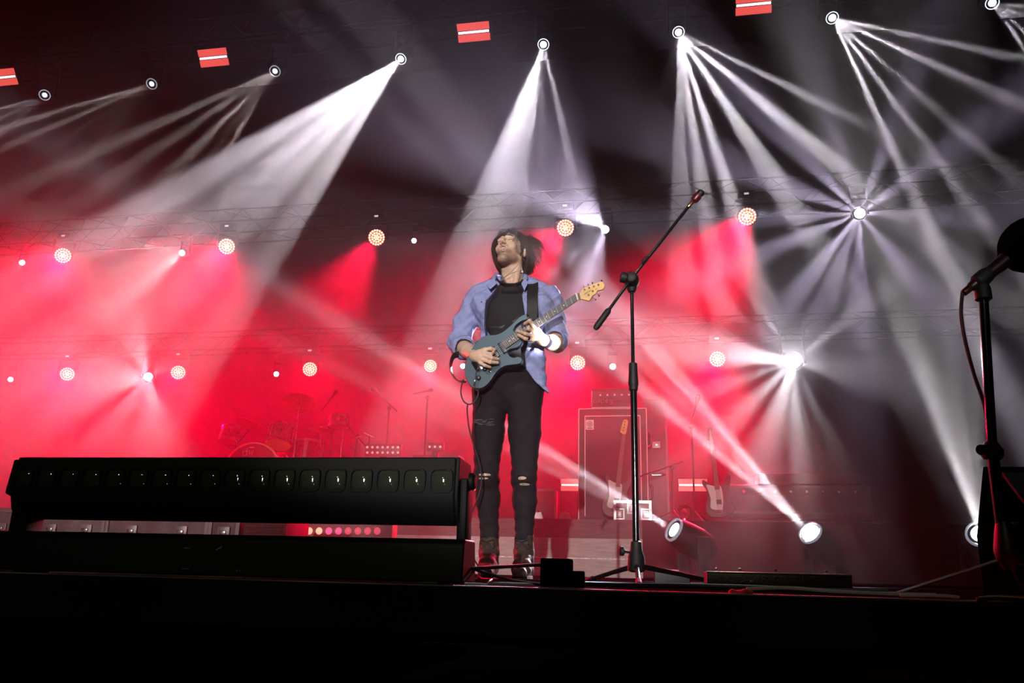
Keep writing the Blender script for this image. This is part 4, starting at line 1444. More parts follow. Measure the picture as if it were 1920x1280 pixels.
for (px, py, n_) in ((345, 1027, 3), (412, 1028, 1), (342, 1066, 3)):
    q0 = P(px, py, YB - .0575)
    mk = MB()
    for k in range(n_ * 3):
        mk.box(q0 + Vector((k * .0022, 0, 0)), (.0013, .0006, .0022))
    mk.build('printed_mark', GT, bar, borg)
MB().tube([P(405, 1031, YB - .058), P(416, 1024, YB - .060)], .0012, 6).build('cable_tag', mat('orange_tag', (.8, .4, .1), .4), bar, borg)


# ---- microphone stands
def mic_stand_parts(t, og, base, top, r_low, r_up, clutch, hub_z, feet, leg_r=.008):
    b_ = Vector(base)
    hub = MB()
    hub.lathe((b_.x, b_.y, hub_z - .06), (0, 0, 1), [(0, .018), (.006, .033), (.055, .030), (.075, .022), (.105, .019), (.11, .012)], 20)
    h_ = hub.build('hub', RUBBER, t, og)
    kb = MB()
    kb.tube([(b_.x, b_.y - .0, hub_z + .005), (b_.x - .045, b_.y - .012, hub_z + .012)], .005, 8)
    kb.lathe((b_.x - .042, b_.y - .012, hub_z + .012), (-1, -.25, 0), [(0, .012), (.004, .017), (.014, .017), (.018, .012)], 12)
    kb.build('knob', RUBBER, h_, og)
    for f_ in feet:
        f_ = Vector(f_)
        s_ = Vector((b_.x, b_.y, hub_z - .035))
        d_ = (f_ - s_)
        lg_ = MB().tube([s_ + d_ * .06, s_ + d_ * .5 + Vector((0, 0, .006)), f_ + Vector((0, 0, .010))], [leg_r * 1.25, leg_r, leg_r], 10).build('leg', BGLOSS, t, og)
        MB().tube([f_ + Vector((0, 0, .010)) - d_.normalized() * .03, f_ + Vector((0, 0, .009)) + d_.normalized() * .015], leg_r * 1.35, 10).build('rubber_foot', RUBBER, lg_, og)
    tp = Vector(top)
    ax = (tp - Vector((b_.x, b_.y, hub_z))).normalized()
    cl = Vector((b_.x, b_.y, hub_z)) + ax * clutch
    MB().tube([(b_.x, b_.y, hub_z - .06), cl], r_low, 16).build('lower_tube', BGLOSS, t, og)
    MB().tube([cl, tp], r_up, 14).build('upper_tube', BGLOSS, t, og)
    MB().lathe(cl, ax, [(-.022, r_low * 1.1), (-.018, r_low * 1.35), (-.004, r_low * 1.35), (0, r_low * 1.5), (.004, r_low * 1.55), (.05, r_low * 1.35), (.085, r_low * 1.3), (.09, r_up * 1.2)], 18).build('clutch', RUBBER, t, og)


YS = 3.0
sb_ = P(1194, 1094, YS)
sb_.z = 0
st = thing('microphone_stand', 'tall black boom microphone stand with its boom raised to the upper right', 'microphone stand', sb_)
ztop = P(1183, 527, YS)
hubz = P(1190, 1040, YS).z
mic_stand_parts(st, sb_, sb_, Vector((sb_.x, YS, ztop.z)), .0125, .0072, P(1186, 722, YS).z - hubz, hubz,
                [(P(1100, 1084, YS + .12).x, YS + .16, 0), (P(1368, 1100, YS - .1).x, YS - .12, 0), (P(1199, 1094, YS - .2).x, YS - .26, 0)])
topp = Vector((sb_.x, YS, ztop.z))
e0, e1 = P(1119, 612, YS - .045), P(1300, 372, YS - .045)
cpt = P(1184, 522, YS - .04)
MB().tube([e0, cpt, P(1292, 386, YS - .045)], .0062, 12).build('boom', BGLOSS, st, sb_)
bd = (cpt - e0).normalized()
MB().tube([e0 - bd * .012, e0, e0 + bd * .075, e0 + bd * .085], [.009, .0125, .0125, .008], 14).build('counterweight', RUBBER, st, sb_)
clm = MB().lathe(topp + Vector((0, .012, .0)), (0, -1, 0), [(-.012, .022), (.0, .030), (.03, .030), (.05, .026), (.066, .020), (.07, .012)], 20)
clm.lathe(topp + Vector((0, 0, -.045)), (0, 0, 1), [(0, .014), (.01, .019), (.05, .021)], 16)
cb_ = clm.build('boom_clamp', RUBBER, st, sb_)
kn = MB()
kdir = Vector((-.95, -.2, .25)).normalized()
kn.lathe(P(1180, 523, YS - .05), kdir, [(.008, .013), (.012, .020), (.026, .022), (.034, .021), (.038, .012)], 12)
kn.build('clamp_knob', RUBBER, cb_, sb_)
md = (P(1318, 357, YS - .045) - P(1292, 386, YS - .045)).normalized()
m0 = P(1292, 386, YS - .045)
MB().lathe(m0, md, [(-.006, .0075), (.0, .0085), (.004, .0085), (.006, .006)], 14).build('brass_collar', mat('brass', (.8, .55, .12), .25, 1.0), st, sb_)
MB().lathe(m0 + md * .006, md, [(0, .006), (.008, .008), (.02, .006), (.022, .014), (.028, .0165), (.05, .017), (.055, .012)], 16).build('microphone_clip', mat('red_black_clip', (.10, .006, .01), .3), st, sb_)
mm = thing('microphone', 'small dark microphone clipped on the tip of the raised boom', 'microphone', m0 + md * .02)
MB().lathe(m0 + md * .026, md, [(0, .008), (.004, .0125), (.036, .0135), (.04, .0155), (.048, .0155), (.052, .0135), (.054, .012)], 18).build('body', BLACK, mm, mm.location)
MB().lathe(m0 + md * .080, md, [(0, .012), (.003, .0122), (.005, .009), (.006, .002)], 18).build('grille', mat('mesh_grille', (.3, .3, .3), .35, .9, bump=.8, bscale=900), mm, mm.location)
MB().tube(bez([P(1205, 492, YS - .055), P(1209, 487, YS - .06), P(1214, 482, YS - .055)], 4), .007, 8).build('boom_sleeve', RUBBER, st, sb_)

# ---- short stand with windscreen microphone at the right edge
YR = 1.95
rb = Vector((P(1890, 1060, YR).x, YR, 0))
rs = thing('microphone_stand', 'black microphone stand at the right edge of the frame carrying a foam-covered microphone', 'microphone stand', rb)
rt_ = P(1844, 556, YR)
rbm = P(1866, 1000, YR)
tl = MB()
tl.tube([P(1861, 850, YR), rt_], .0105, 16)
tl.build('upper_tube', BGLOSS, rs, rb)
MB().tube([P(1886, 1040, YR), P(1861, 850, YR)], .0125, 16).build('lower_tube', BGLOSS, rs, rb)
MB().lathe(P(1860, 852, YR), (rt_ - P(1860, 850, YR)), [(-.01, .018), (0, .024), (.012, .024), (.02, .018), (.028, .013)], 18).build('clutch', RUBBER, rs, rb)
MB().tube([P(1862, 842, YR), P(1839, 843, YR - .03)], [.010, .012], 12).build('clutch_knob', BGLOSS, rs, rb)
MB().lathe(rt_ - Vector((0, 0, .01)), (0, 0, 1), [(0, .013), (.004, .019), (.03, .018), (.05, .012), (.056, .009)], 18).build('thread_cone', RUBBER, rs, rb)
hubm = MB().lathe(P(1892, 1050, YR), (P(1882, 985, YR) - P(1892, 1050, YR)), [(-.02, .012), (0, .024), (.02, .027), (.06, .020), (.08, .015)], 18)
hubm.build('hub', mat('red_light_tint_hub', (.02, .003, .005), .45), rs, rb)  # red stage light on the hub is put into its colour
for f_ in (P(1682, 1112, YR + .02), Vector((rb.x + .25, YR - .12, .01)), Vector((rb.x + .10, YR + .22, .01))):
    f_ = Vector((f_.x, f_.y, max(.008, f_.z)))
    lg_ = MB().tube([P(1879, 1048, YR), f_], .0036, 10).build('leg', mat('dull_steel', (.16, .16, .17), .4, .7) if f_.x < rb.x else BGLOSS, rs, rb)
clip = MB()
c0, c1 = P(1826, 534, YR), P(1880, 492, YR)
cd = (c1 - c0).normalized()
clip.lathe(c0 + cd * .004, cd, [(0, .014), (.006, .019), (.03, .0195), (.045, .016)], 16)
clip.box(P(1842, 535, YR), (.02, .018, .035), bev=.004)
clip.build('microphone_clip', RUBBER, rs, rb)
rm = thing('microphone', 'microphone under a large black foam windscreen at the right edge', 'microphone', c0)
MB().lathe(c0 - cd * .012, cd, [(0, .009), (.004, .0115), (.05, .0135), (.10, .018), (.13, .02)], 18).build('body', mat('maroon_black_metal', (.03, .006, .010), .35), rm, c0)
Wd = Field(P(1865, 520, YR) - Vector((.02, .1, .05)), P(1990, 395, YR) + Vector((.05, .1, .05)), .004)
wc = P(1930, 458, YR)
Wd.ell(wc, (.072, .062, .062), Matrix.Rotation(-.75, 3, 'Y'), k=.01)
X_, Y_, Z_ = Wd.axes()
Wd.F += .0012 * vnoise(X_, Y_, Z_, 300, 3)
Wd.build('foam_windscreen', mat('black_foam', (.004, .004, .004), 1.0, spec=0), rm, c0, 0)
MB().lathe(c0 - cd * .034, cd, [(0, .006), (.003, .0085), (.02, .0088), (.022, .008)], 14).build('connector', mat('copper_connector', (.75, .30, .18), .25, 1.0), rm, c0)
cbl = MB().tube(bez([c0 - cd * .034, P(1804, 556, YR), P(1802, 590, YR - .005), P(1810, 640, YR), P(1826, 700, YR + .005), P(1843, 750, YR + .01), P(1852, 790, YR + .02), P(1866, 870, YR + .03), P(1874, 960, YR + .03), Vector((rb.x + .06, YR + .05, .006)), Vector((rb.x + .3, YR + .1, .006))], 6), .0042, 8).build('microphone_cable', mat('maroon_black_cable', (.012, .006, .008), .5), None, c0)
tag(cbl, 'black cable looping from the foam-covered microphone down its stand', 'cable')
# stage monitor wedge cut by the right edge
mo = Vector((P(1900, 1100, 2.35).x + .12, 2.4, 0))
mw = thing('stage_monitor', 'dark floor monitor wedge cut off by the right edge of the frame', 'monitor speaker', mo)
MB().prism([(mo.x - .10, 2.3, .004), (mo.x - .10, 2.62, .004), (mo.x - .10, 2.62, .17), (mo.x - .10, 2.5, .36), (mo.x - .10, 2.3, .20)], (.42, 0, 0)).build('cabinet', MATTE, mw, mo, bev=.006)
MB().box((mo.x + .1, 2.37, .285), (.36, .01, .14), Matrix.Rotation(-.9, 3, 'X')).build('grille', mat('speaker_grille', (.01, .01, .01), .6, .3, bump=.7, bscale=500), mw, mo)
hm_ = MB().tube(bez([P(1902, 1000, 2.27), P(1893, 992, 2.25), P(1898, 984, 2.25), P(1912, 983, 2.27)], 5), .006, 8)
hm_.build('handle', STEEL, mw, mo)

# ---- small black junction boxes and cables along the edge
YE = 1.9
jb = thing('junction_box', 'small stepped black box at the stage edge, left of the boom stand', 'box', (P(1045, 1100, YE).x, YE, 0))
jo = jb.location
x0, x1 = P(1017, 1050, YE).x, P(1072, 1050, YE).x
MB().box(((x0 + x1) / 2, YE, P(1045, 1047, YE).z / 2 + .002), (x1 - x0, .07, P(1045, 1047, YE).z - .004), bev=.004).build('body', MATTE, jb, jo)
MB().box((P(1083, 1070, YE).x, YE, P(1083, 1070, YE).z / 2 + .002), (P(1096, 1070, YE).x - x1, .05, P(1083, 1070, YE).z - .004), bev=.003).build('connector_block', MATTE, jb, jo)
zz = .0085


def floor_cable(pts, r, m, label, Yb, cat='cable'):
    c = bez([Vector(p) for p in pts], 8)
    o = MB().tube(c, r, 8).build('stage_cable', m, None, c[0])
    tag(o, label, cat)
    return o


CG = mat('pale_grey_cable', (.45, .46, .44), .35)
CBk = mat('black_cable', (.02, .02, .02), .35)
CY_ = mat('yellow_taped_cable', (.75, .42, .04), .4)
floor_cable([P(870, 1066, 2.05), P(930, 1063, 2.0), P(1017, 1058, YE)], .0045, CBk, 'thick black lead running from the LED bar into the stepped box', 2)
floor_cable([P(885, 1065, 2.1), P(905, 1072, 2.05), P(960, 1088, 2.0), P(1020, 1096, 1.95)], .004, CBk, 'black lead sloping down to the stepped box at the edge', 2)
floor_cable([(P(868, 1096, 1.88).x, 1.90, .006), (P(895, 1099, 1.86).x, 1.88, .006), P(912, 1096, 1.87), P(918, 1090, 1.88), P(922, 1086, 1.92)], .0028, CG, 'short pale cable curling beside the right end of the LED bar', 2)
floor_cable([(P(925, 1094, 2.0).x, 2.0, .008), (P(950, 1094, 1.98).x, 1.98, .008), (P(1016, 1094, 1.96).x, 1.96, .008)], .0028, CG, 'pale cable lying left of the stepped box', 2)
floor_cable([(-1.02, 1.91, .004), (-1.15, 1.90, .004), (-1.3, 1.91, .004), (-1.42, 1.9, .004)], .003, mat('copper_brown_cable', (.10, .035, .02), .5), 'reddish cable under the left half of the LED bar', 2)  # even copper-brown cable colour
floor_cable([(P(1096, 1098, 1.95).x, 1.96, .012), (P(1180, 1102, 2.0).x, 1.98, .012), (P(1300, 1106, 2.1).x, 2.0, .014), (P(1420, 1108, 2.1).x, 1.98, .014), (P(1500, 1110, 2.1).x, 1.96, .012), (P(1640, 1112, 2.1).x, 1.98, .012)], .006, CBk, 'thick black cable along the edge in front of the boom stand', 2)
floor_cable([(P(1400, 1108, 1.9).x, 1.90, .012), (P(1480, 1107, 1.9).x, 1.92, .016), (P(1560, 1112, 1.9).x, 1.90, .012), (P(1680, 1115, 1.9).x, 1.9, .010), (P(1760, 1113, 1.9).x, 1.92, .010)], .0042, CG, 'grey cable along the edge in front of the flat rack unit', 2)
floor_cable([(P(1690, 1118, 1.85).x, 1.86, .008), (P(1760, 1110, 1.85).x, 1.85, .010), (P(1800, 1112, 1.85).x, 1.86, .008)], .0035, CG, 'pale cable left of the short stand foot', 2)
for i, (dy, zz_) in enumerate(((1.80, .006), (1.84, .007), (1.89, .006), (1.94, .008))):
    x0 = P(1850 + i * 6, 1115, dy).x
    floor_cable([(x0 - .02, dy, zz_), (x0 + .02, dy + .005, zz_ + .002), (x0 + .12, dy + .01, zz_), (x0 + .3, dy, zz_)], .0042, [CBk, CY_, CY_, CBk][i],
                ['black cable end nearest the edge in the bundle at the lower right', 'yellow-taped cable nearer the stage edge at the lower right corner', 'yellow-taped cable farther from the edge at the lower right corner', 'black cable end farthest from the edge in the bundle at the lower right'][i], 2)
cl_ = Field((P(1370, 1118, 1.86).x - .02, 1.80, -.004), (P(1418, 1118, 1.86).x + .03, 1.93, .06), .004)
cl_.ell(P(1392, 1119, 1.86) + Vector((0, 0, .004)), (.028, .025, .012), k=.01)
cl_.ell(P(1382, 1119, 1.87), (.022, .02, .009), k=.01)
X_, Y_, Z_ = cl_.axes()
cl_.F += .003 * vnoise(X_, Y_, Z_, 90, 3)
cl_.F = np.maximum(cl_.F, .001 - Z_)
o = cl_.build('crumpled_cloth', mat('red_cloth', (.55, .04, .06), .8), None, P(1390, 1119, 1.86), 1)
tag(o, 'small crumpled red cloth on the stage edge', 'cloth')

# ---- flat rack unit lying on the stage with bright top edge
YK = 2.5
xa, xb = P(1326, 1090, YK).x, P(1598, 1090, YK).x
zk = P(1450, 1073, YK).z
ko = Vector(((xa + xb) / 2, YK, 0))
rk = thing('rack_unit', 'flat black rack unit with knobs and a bright top edge on the stage floor', 'audio equipment', ko)
MB().box((ko.x, YK + .1, zk / 2), (xb - xa, .2, zk - .003), bev=.002).build('body', BLACK, rk, ko)
MB().box((ko.x, YK - .001, zk - .002), (xb - xa, .006, .004), bev=.001).build('front_edge', mat('bright_metal_edge', (.85, .83, .8), .25, .9), rk, ko)
for px in (1343, 1387, 1454, 1549):
    MB().lathe((P(px, 1072, YK + .04).x, YK + .04, zk), (0, 0, 1), [(0, .004), (.006, .005), (.010, .004), (.012, .001)], 12).build('knob', CHROME, rk, ko)
for px in (1392, 1408):
    q_ = P(px, 1093, YK - .01)
    k_ = MB().tube(bez([q_ + Vector((0, .01, 0)), q_ + Vector((0, -.012, .002)), q_ + Vector((0, -.02, -.012)), q_ + Vector((-.002, -.02, -.028))], 5), [.006] * 16, 8).build('plug', CHROME, rk, ko)
for px in (1345, 1368, 1380, 1402, 1428, 1452, 1462, 1485, 1520):
    q_ = P(px, 1081, YK - .004)
    lt = MB()
    for k in range(5):
        lt.box(q_ + Vector((k * .0035, 0, 0)), (.0018, .0006, .0022 + .001 * (k % 2)))
    lt.build('printed_mark', mat('dim_print', (.16, .16, .15), .7), rk, ko)
# small black pedal beside the boom stand
po = P(1258, 1085, 3.6)
po.z = 0
pd = thing('foot_pedal', 'low black foot pedal behind the legs of the boom stand', 'pedal', po)
MB().prism([(po.x - .07, po.y, .002), (po.x + .08, po.y, .002), (po.x + .08, po.y, .035), (po.x + .05, po.y, .055), (po.x - .07, po.y, .055)], (0, .12, 0)).build('body', BLACK, pd, po, bev=.003)
MB().box((po.x - .01, po.y + .05, .058), (.09, .06, .006), bev=.002).build('footplate', STEEL, pd, po)
# ================================================================== behind: cases, amplifiers, guitars, drums
CASE = mat('scuffed_grey_case', (0.13, 0.11, 0.11), .6, var=.35, scale=10, bump=.2)
BCASE = mat('black_case_laminate', (0.045, 0.03, 0.032), .55, var=.2)
ALU = mat('case_aluminium', (.28, .25, .25), .45, .6)


def flight_case(loc, w, d, h, label, m=CASE, latches=2, group=None, trim=None, handle=True):
    t = thing('flight_case', label, 'case', loc, group=group)
    g = Vector(loc)
    MB().box(g + Vector((0, 0, h / 2)), (w, d, h - .004), bev=.006).build('shell', m, t, g)
    e = MB()
    for sx in (-1, 1):
        e.box(g + Vector((sx * w / 2, -d / 2, h / 2)), (.03, .03, h))
    for z in (.016, h - .016):
        e.box(g + Vector((0, -d / 2, z)), (w, .03, .03))
    e.build('edge_trim', trim or ALU, t, g)
    for sx in (-1, 1):
        MB().box(g + Vector((sx * w / 2, d / 2, h / 2)), (.03, .03, h)).build('rear_trim', trim or ALU, t, g)
    for k in range(latches):
        x = -w / 2 + w * (k + .5) / latches
        lt_ = MB().box(g + Vector((x, -d / 2 - .008, h * .62)), (.10, .014, .09), bev=.004).build('latch', ALU, t, g)
        MB().box(g + Vector((x, -d / 2 - .02, h * .62)), (.05, .012, .03), bev=.004).build('latch_tongue', STEEL, lt_, g)
    if handle:
        MB().tube([g + Vector((-.07, -d / 2 - .01, h * .4)), g + Vector((-.06, -d / 2 - .05, h * .38)), g + Vector((.06, -d / 2 - .05, h * .38)), g + Vector((.07, -d / 2 - .01, h * .4))], .008, 8).build('handle', STEEL, t, g)
    return t


Y1 = 5.6
def xz(px, py, Y):
    p_ = P(px, py, Y)
    return p_.x, p_.z


cs = 'row of grey flight cases behind the LED bar'
for (pa, pb, lab) in ((-60, 24, 'grey flight case at the left edge, seen past the end of the LED bar'), (62, 197, 'grey flight case seen through the gap of the LED bar, left one'),
                      (200, 390, 'long grey flight case in the middle of the gap of the LED bar'), (394, 448, 'narrow dark flight case in the gap of the LED bar')):
    xa, xb = P(pa, 990, Y1).x, P(pb, 990, Y1).x
    flight_case((xa / 2 + xb / 2, Y1 + .3, 0), xb - xa - .01, .6, P(200, 955, Y1).z, lab, latches=1 if xb - xa < .35 else 2, group=cs)
# louvred unit
xa, xb = P(456, 990, Y1).x, P(536, 990, Y1).x
lo_ = Vector(((xa + xb) / 2, Y1 + .2, 0))
lv = thing('louvred_unit', 'reddish louvred power unit between the cases and the red lamp strip', 'equipment', lo_)
MB().box(lo_ + Vector((0, 0, .22)), (xb - xa, .4, .43), bev=.006).build('housing', BCASE, lv, lo_)
for k in range(9):
    MB().box(lo_ + Vector((0, -.205, .10 + k * .035)), (xb - xa - .05, .02, .012), Matrix.Rotation(.5, 3, 'X')).build('louvre', ALU, lv, lo_)
# floor batten with round lamps
Y2 = 6.6
xa, xb = P(548, 995, Y2).x, P(724, 995, Y2).x
bo_ = Vector(((xa + xb) / 2, Y2, 0))
bz = P(630, 995, Y2).z
bt_ = thing('led_batten', 'low strip with nine round glowing lamps seen through the gap of the LED bar', 'stage light', bo_)
MB().box((bo_.x, Y2 + .08, bz / 2 + .05), (xb - xa + .1, .14, bz + .12), bev=.008).build('housing', mat('pinkish_housing', (.30, .12, .12), .5), bt_, bo_)
cols = [(1, .62, .42)] * 3 + [(.9, .12, .32)] * 2 + [(.75, .08, .14)] * 4
for k in range(9):
    px = 561 + 18.2 * k
    MB().lathe(P(px, 995, Y2 - .002) + Vector((0, .01, 0)), (0, -1, 0), [(0, .030), (.006, .028), (.011, .018), (.013, .003)], 20).build('lamp', mat('batten_lamp_%s' % ('warm', 'pink', 'red')[0 if k < 3 else 1 if k < 5 else 2], cols[k], .3, emit=cols[k], es=.75), bt_, bo_)


# ---- bass cabinet with amplifier on top, on the riser
YC = 10.0
def onr(px, py, Y):
    p_ = P(px, py, Y)
    return p_


ca = P(1084, 975, YC).x
cbx = P(1217, 975, YC).x
ct = P(1150, 765, YC).z
co_ = Vector(((ca + cbx) / 2, YC + .22, RZ))
cabi = thing('bass_cabinet', 'tall black bass speaker cabinet with pale piping behind the boom stand', 'speaker cabinet', co_)
FRT = mat('cabinet_vinyl', (0.07, 0.05, 0.052), .7, bump=.3, bscale=200)
GRL = mat('cabinet_grille_cloth', (0.085, 0.055, 0.06), .85, bump=.5, bscale=350)
PIPE = mat('white_piping', (.72, .62, .58), .5)
w_ = cbx - ca
h_ = ct - RZ
MB().box((co_.x, co_.y, RZ + h_ / 2), (w_, .44, h_), bev=.012).build('cabinet', FRT, cabi, co_)
MB().box((co_.x, YC - .003, RZ + h_ / 2 - .02), (w_ - .16, .012, h_ - .17)).build('grille', GRL, cabi, co_)
pp_ = MB()
yy_ = YC - .006
for (mx, mt, mb_) in ((.006, .006, .0), (.085, .10, .07)):
    X0, X1, Zt, Zb = ca + mx, cbx - mx, RZ + h_ - mt, RZ + mb_ + .01
    pp_.tube([(X0, yy_, Zb), (X0, yy_, Zt)], .007, 6).tube([(X0, yy_, Zt), (X1, yy_, Zt)], .007, 6).tube([(X1, yy_, Zt), (X1, yy_, Zb)], .007, 6)
pp_.build('piping', PIPE, cabi, co_)
bg = P(1106, 796, YC - .012)
bad = MB().box(bg, (.10, .008, .125), bev=.004).build('badge', PIPE, cabi, co_)
rg = MB()
for r_ in (.036, .018):
    rg.lathe(bg + Vector((0, -.005, .008)), (0, -1, 0), [(0, r_), (.003, r_), (.003, r_ - .008), (0, r_ - .008)], 24, cap=False)
rg.lathe(bg + Vector((0, -.005, .008)), (0, -1, 0), [(0, .006), (.003, .005)], 12)
rg.box(bg + Vector((0, -.005, -.045)), (.07, .003, .012))
rg.build('badge_rings', mat('badge_ink', (.10, .03, .04), .5), bad, co_)
for z_ in (.30, .95):
    MB().tube([(cbx + .005, YC + .1, RZ + z_), (cbx + .045, YC + .1, RZ + z_ + .03), (cbx + .045, YC + .1, RZ + z_ + .17), (cbx + .005, YC + .1, RZ + z_ + .20)], .012, 8).build('side_handle', STEEL, cabi, co_)
aa, ab = P(1108, 760, YC).x, P(1190, 760, YC).x
ah = P(1140, 728, YC).z - ct
ao = Vector(((aa + ab) / 2, YC + .18, ct))
amp = thing('bass_amplifier', 'dark amplifier head standing on the tall bass cabinet', 'amplifier', ao)
MB().box((ao.x, ao.y, ct + ah / 2 + .004), (ab - aa, .34, ah), bev=.01).build('cabinet', FRT, amp, ao)
MB().box((ao.x, YC + .005, ct + ah * .62), (ab - aa - .05, .01, ah * .5)).build('control_panel', BCASE, amp, ao)
ap = MB().tube([(aa + .01, YC + .005, ct + ah * .9), (aa + .01, YC + .005, ct + .012), (ab - .01, YC + .005, ct + .012)], .006, 6)
ap.build('piping', PIPE, amp, ao)
al = MB()
letters(al, 'ampeg', P(1113, 755, YC - .004), (1, 0, 0), (0, 0, 1), .055, .06)
al.build('logo', mat('silver_script', (.5, .42, .42), .4, .5), amp, ao)
for k in range(5):
    MB().lathe((aa + .12 + k * .09, YC, ct + ah * .66), (0, -1, 0), [(0, .014), (.016, .012)], 12).build('knob', PIPE, amp, ao)
# tall case right of the cabinet
xa, xb = P(1222, 970, 10.3).x, P(1242, 970, 10.3).x
tcs = flight_case((P(1231, 970, 10.3).x + .02, 10.5, RZ), .26, .4, P(1230, 745, 10.3).z - RZ, 'tall narrow case with metal latches right of the bass cabinet', BCASE, 1, trim=mat('red_light_tint_trim', (.12, .05, .06), .5))  # trim colour carries the red stage light falling on this case
# little case with big latches, whitened for the beam overexposing them
Yl = 9.55
xa, xb = P(1151, 970, Yl).x, P(1222, 970, Yl).x
lh = P(1186, 938, Yl).z - RZ
lo2 = Vector(((xa + xb) / 2, Yl + .15, RZ))
lc_ = thing('flight_case', 'small grey case with big corner plates and latches whitened as if overlit at the riser edge', 'case', lo2)
LW = xb - xa
WHT = mat('overlit_white_metal', (.9, .9, .92), .35, .2)  # bright metal, with beam overexposure put into its white colour
MB().box((lo2.x, lo2.y, RZ + lh / 2 + .002), (LW, .3, lh - .004), bev=.006).build('shell', mat('grey_case_front', (.30, .22, .22), .6), lc_, lo2)
y_f = Yl - .006
for s_ in (-1, 1):
    MB().box((lo2.x + s_ * (LW / 2 - .014), y_f, RZ + lh / 2), (.028, .02, lh)).build('corner_trim', WHT, lc_, lo2)
MB().box((lo2.x, y_f, RZ + lh - .016), (LW - .056, .02, .032)).build('edge_trim', WHT, lc_, lo2)
for x_, z_, q_ in ((-.36, .34, 1), (0, .62, 1), (.36, .34, 1)):
    cx_, cz_ = lo2.x + x_ * LW, RZ + z_ * lh
    m_ = MB()
    for s_ in (-1, 1):
        m_.box((cx_ + s_ * .055, y_f - .006, cz_), (.018, .012, .13), bev=.004)
        m_.box((cx_, y_f - .006, cz_ + s_ * .056), (.11, .012, .018), bev=.004)
    lt_ = m_.build('latch_dish', WHT, lc_, lo2)
    m2_ = MB().box((cx_, y_f - .012, cz_), (.05, .012, .07), bev=.004)
    m2_.build('latch_tongue', WHT, lt_, lo2)
    m3_ = MB()
    for s_ in (-1, 0, 1):
        m3_.box((cx_, y_f - .02, cz_ + s_ * .02), (.045, .004, .007))
    m3_.build('latch_ribs', mat('dark_slot', (.08, .06, .08), .6), lt_, lo2)


# ---- bass guitar leaning on the cabinet, and a second one at right
def stand_guitar(px_h, py_h, px_b, py_b, Yg, L_, label, m_body, guard, name='bass_guitar', mneck=MAPLE):
    top = P(px_h, py_h, Yg + .15)
    bot = P(px_b, py_b, Yg)
    d_ = (top - bot).normalized()
    t = thing(name, label, 'guitar', bot)
    n_ = Vector((0, -1, 0))
    n_ = (n_ - d_ * n_.dot(d_)).normalized()
    s_ = d_.cross(n_).normalized()
    Lt = (top - bot).length

    def Q(u, v, w=0.0):
        return bot + d_ * (u * Lt) + s_ * v + n_ * w
    o2 = [(.0, 0), (.02, -.12), (.10, -.165), (.19, -.14), (.25, -.115), (.31, -.13), (.37, -.165), (.415, -.16), (.40, -.12), (.345, -.06), (.335, -.02), (.34, .03), (.37, .085), (.43, .125), (.45, .155),
          (.42, .17), (.34, .15), (.25, .12), (.17, .145), (.08, .165), (.02, .11)]
    sm_ = bez([Vector((u, v, 0)) for u, v in o2 + [o2[0]]], 3)[:-1]
    MB().prism([Q(p.x, p.y) for p in sm_], -n_ * .04).build('body', m_body, t, bot, bev=.006)
    g2 = [(.08, .03), (.10, -.10), (.20, -.09), (.30, -.11), (.36, -.12), (.34, -.04), (.34, .03), (.30, .05), (.18, .05)]
    g3 = bez([Vector((u, v, 0)) for u, v in g2 + [g2[0]]], 3)[:-1]
    MB().prism([Q(p.x, p.y, .003) for p in g3], -n_ * .003).build('pickguard', guard, t, bot)
    MB().prism([Q(.30, -.030, .012), Q(.30, .030, .012), Q(.845, .021, .012), Q(.845, -.021, .012)], -n_ * .02).build('neck', mneck, t, bot, bev=.003)
    MB().prism([Q(.30, -.029, .016), Q(.30, .029, .016), Q(.84, .020, .016), Q(.84, -.020, .016)], -n_ * .005).build('fretboard', mat('brown_fretboard', (.16, .08, .06), .5), t, bot)
    hh = [(.845, -.022), (.86, -.05), (.90, -.045), (.95, -.035), (.99, -.025), (1.0, .01), (.985, .035), (.94, .035), (.88, .03), (.845, .022)]
    MB().prism([Q(u, v, .010) for u, v in hh], -n_ * .016).build('headstock', mneck, t, bot, bev=.002)
    for k in range(4):
        MB().lathe(Q(.875 + k * .032, -.015 + k * .004, .010), n_, [(0, .009), (.012, .006)], 10).build('tuning_post', CHROME, t, bot)
    MB().prism([Q(.14, -.03, .012), Q(.14, .03, .012), Q(.19, .03, .012), Q(.19, -.03, .012)], -n_ * .012).build('pickup', PK, t, bot)
    MB().prism([Q(.04, -.035, .010), Q(.04, .035, .010), Q(.075, .035, .010), Q(.075, -.035, .010)], -n_ * .010).build('bridge', CHROME, t, bot)
    sg = MB()
    for k in range(4):
        sg.tube([Q(.06, -.024 + k * .016, .02), Q(.84, -.015 + k * .01, .021), Q(.875 + k * .032, -.015 + k * .004, .018)], .0016, 4)
    sg.build('strings', STEEL, t, bot)
    return t


WHB = mat('cream_lacquer', (.55, .45, .42), .35, coat=.3)
stand_guitar(1173, 786, 1152, 970, 9.75, 1.1, 'bass guitar with maple headstock leaning against the bass cabinet', mat('sunburst_brown_lacquer', (.09, .04, .035), .3, coat=.4), WHB)
stand_guitar(1330, 800, 1352, 970, 9.8, 1.1, 'dark guitar with pale pickguard leaning at the right end of the riser', mat('dark_red_lacquer', (.05, .012, .015), .3, coat=.4), WHB, 'electric_guitar', mat('dark_neck_wood', (.06, .03, .02), .5))

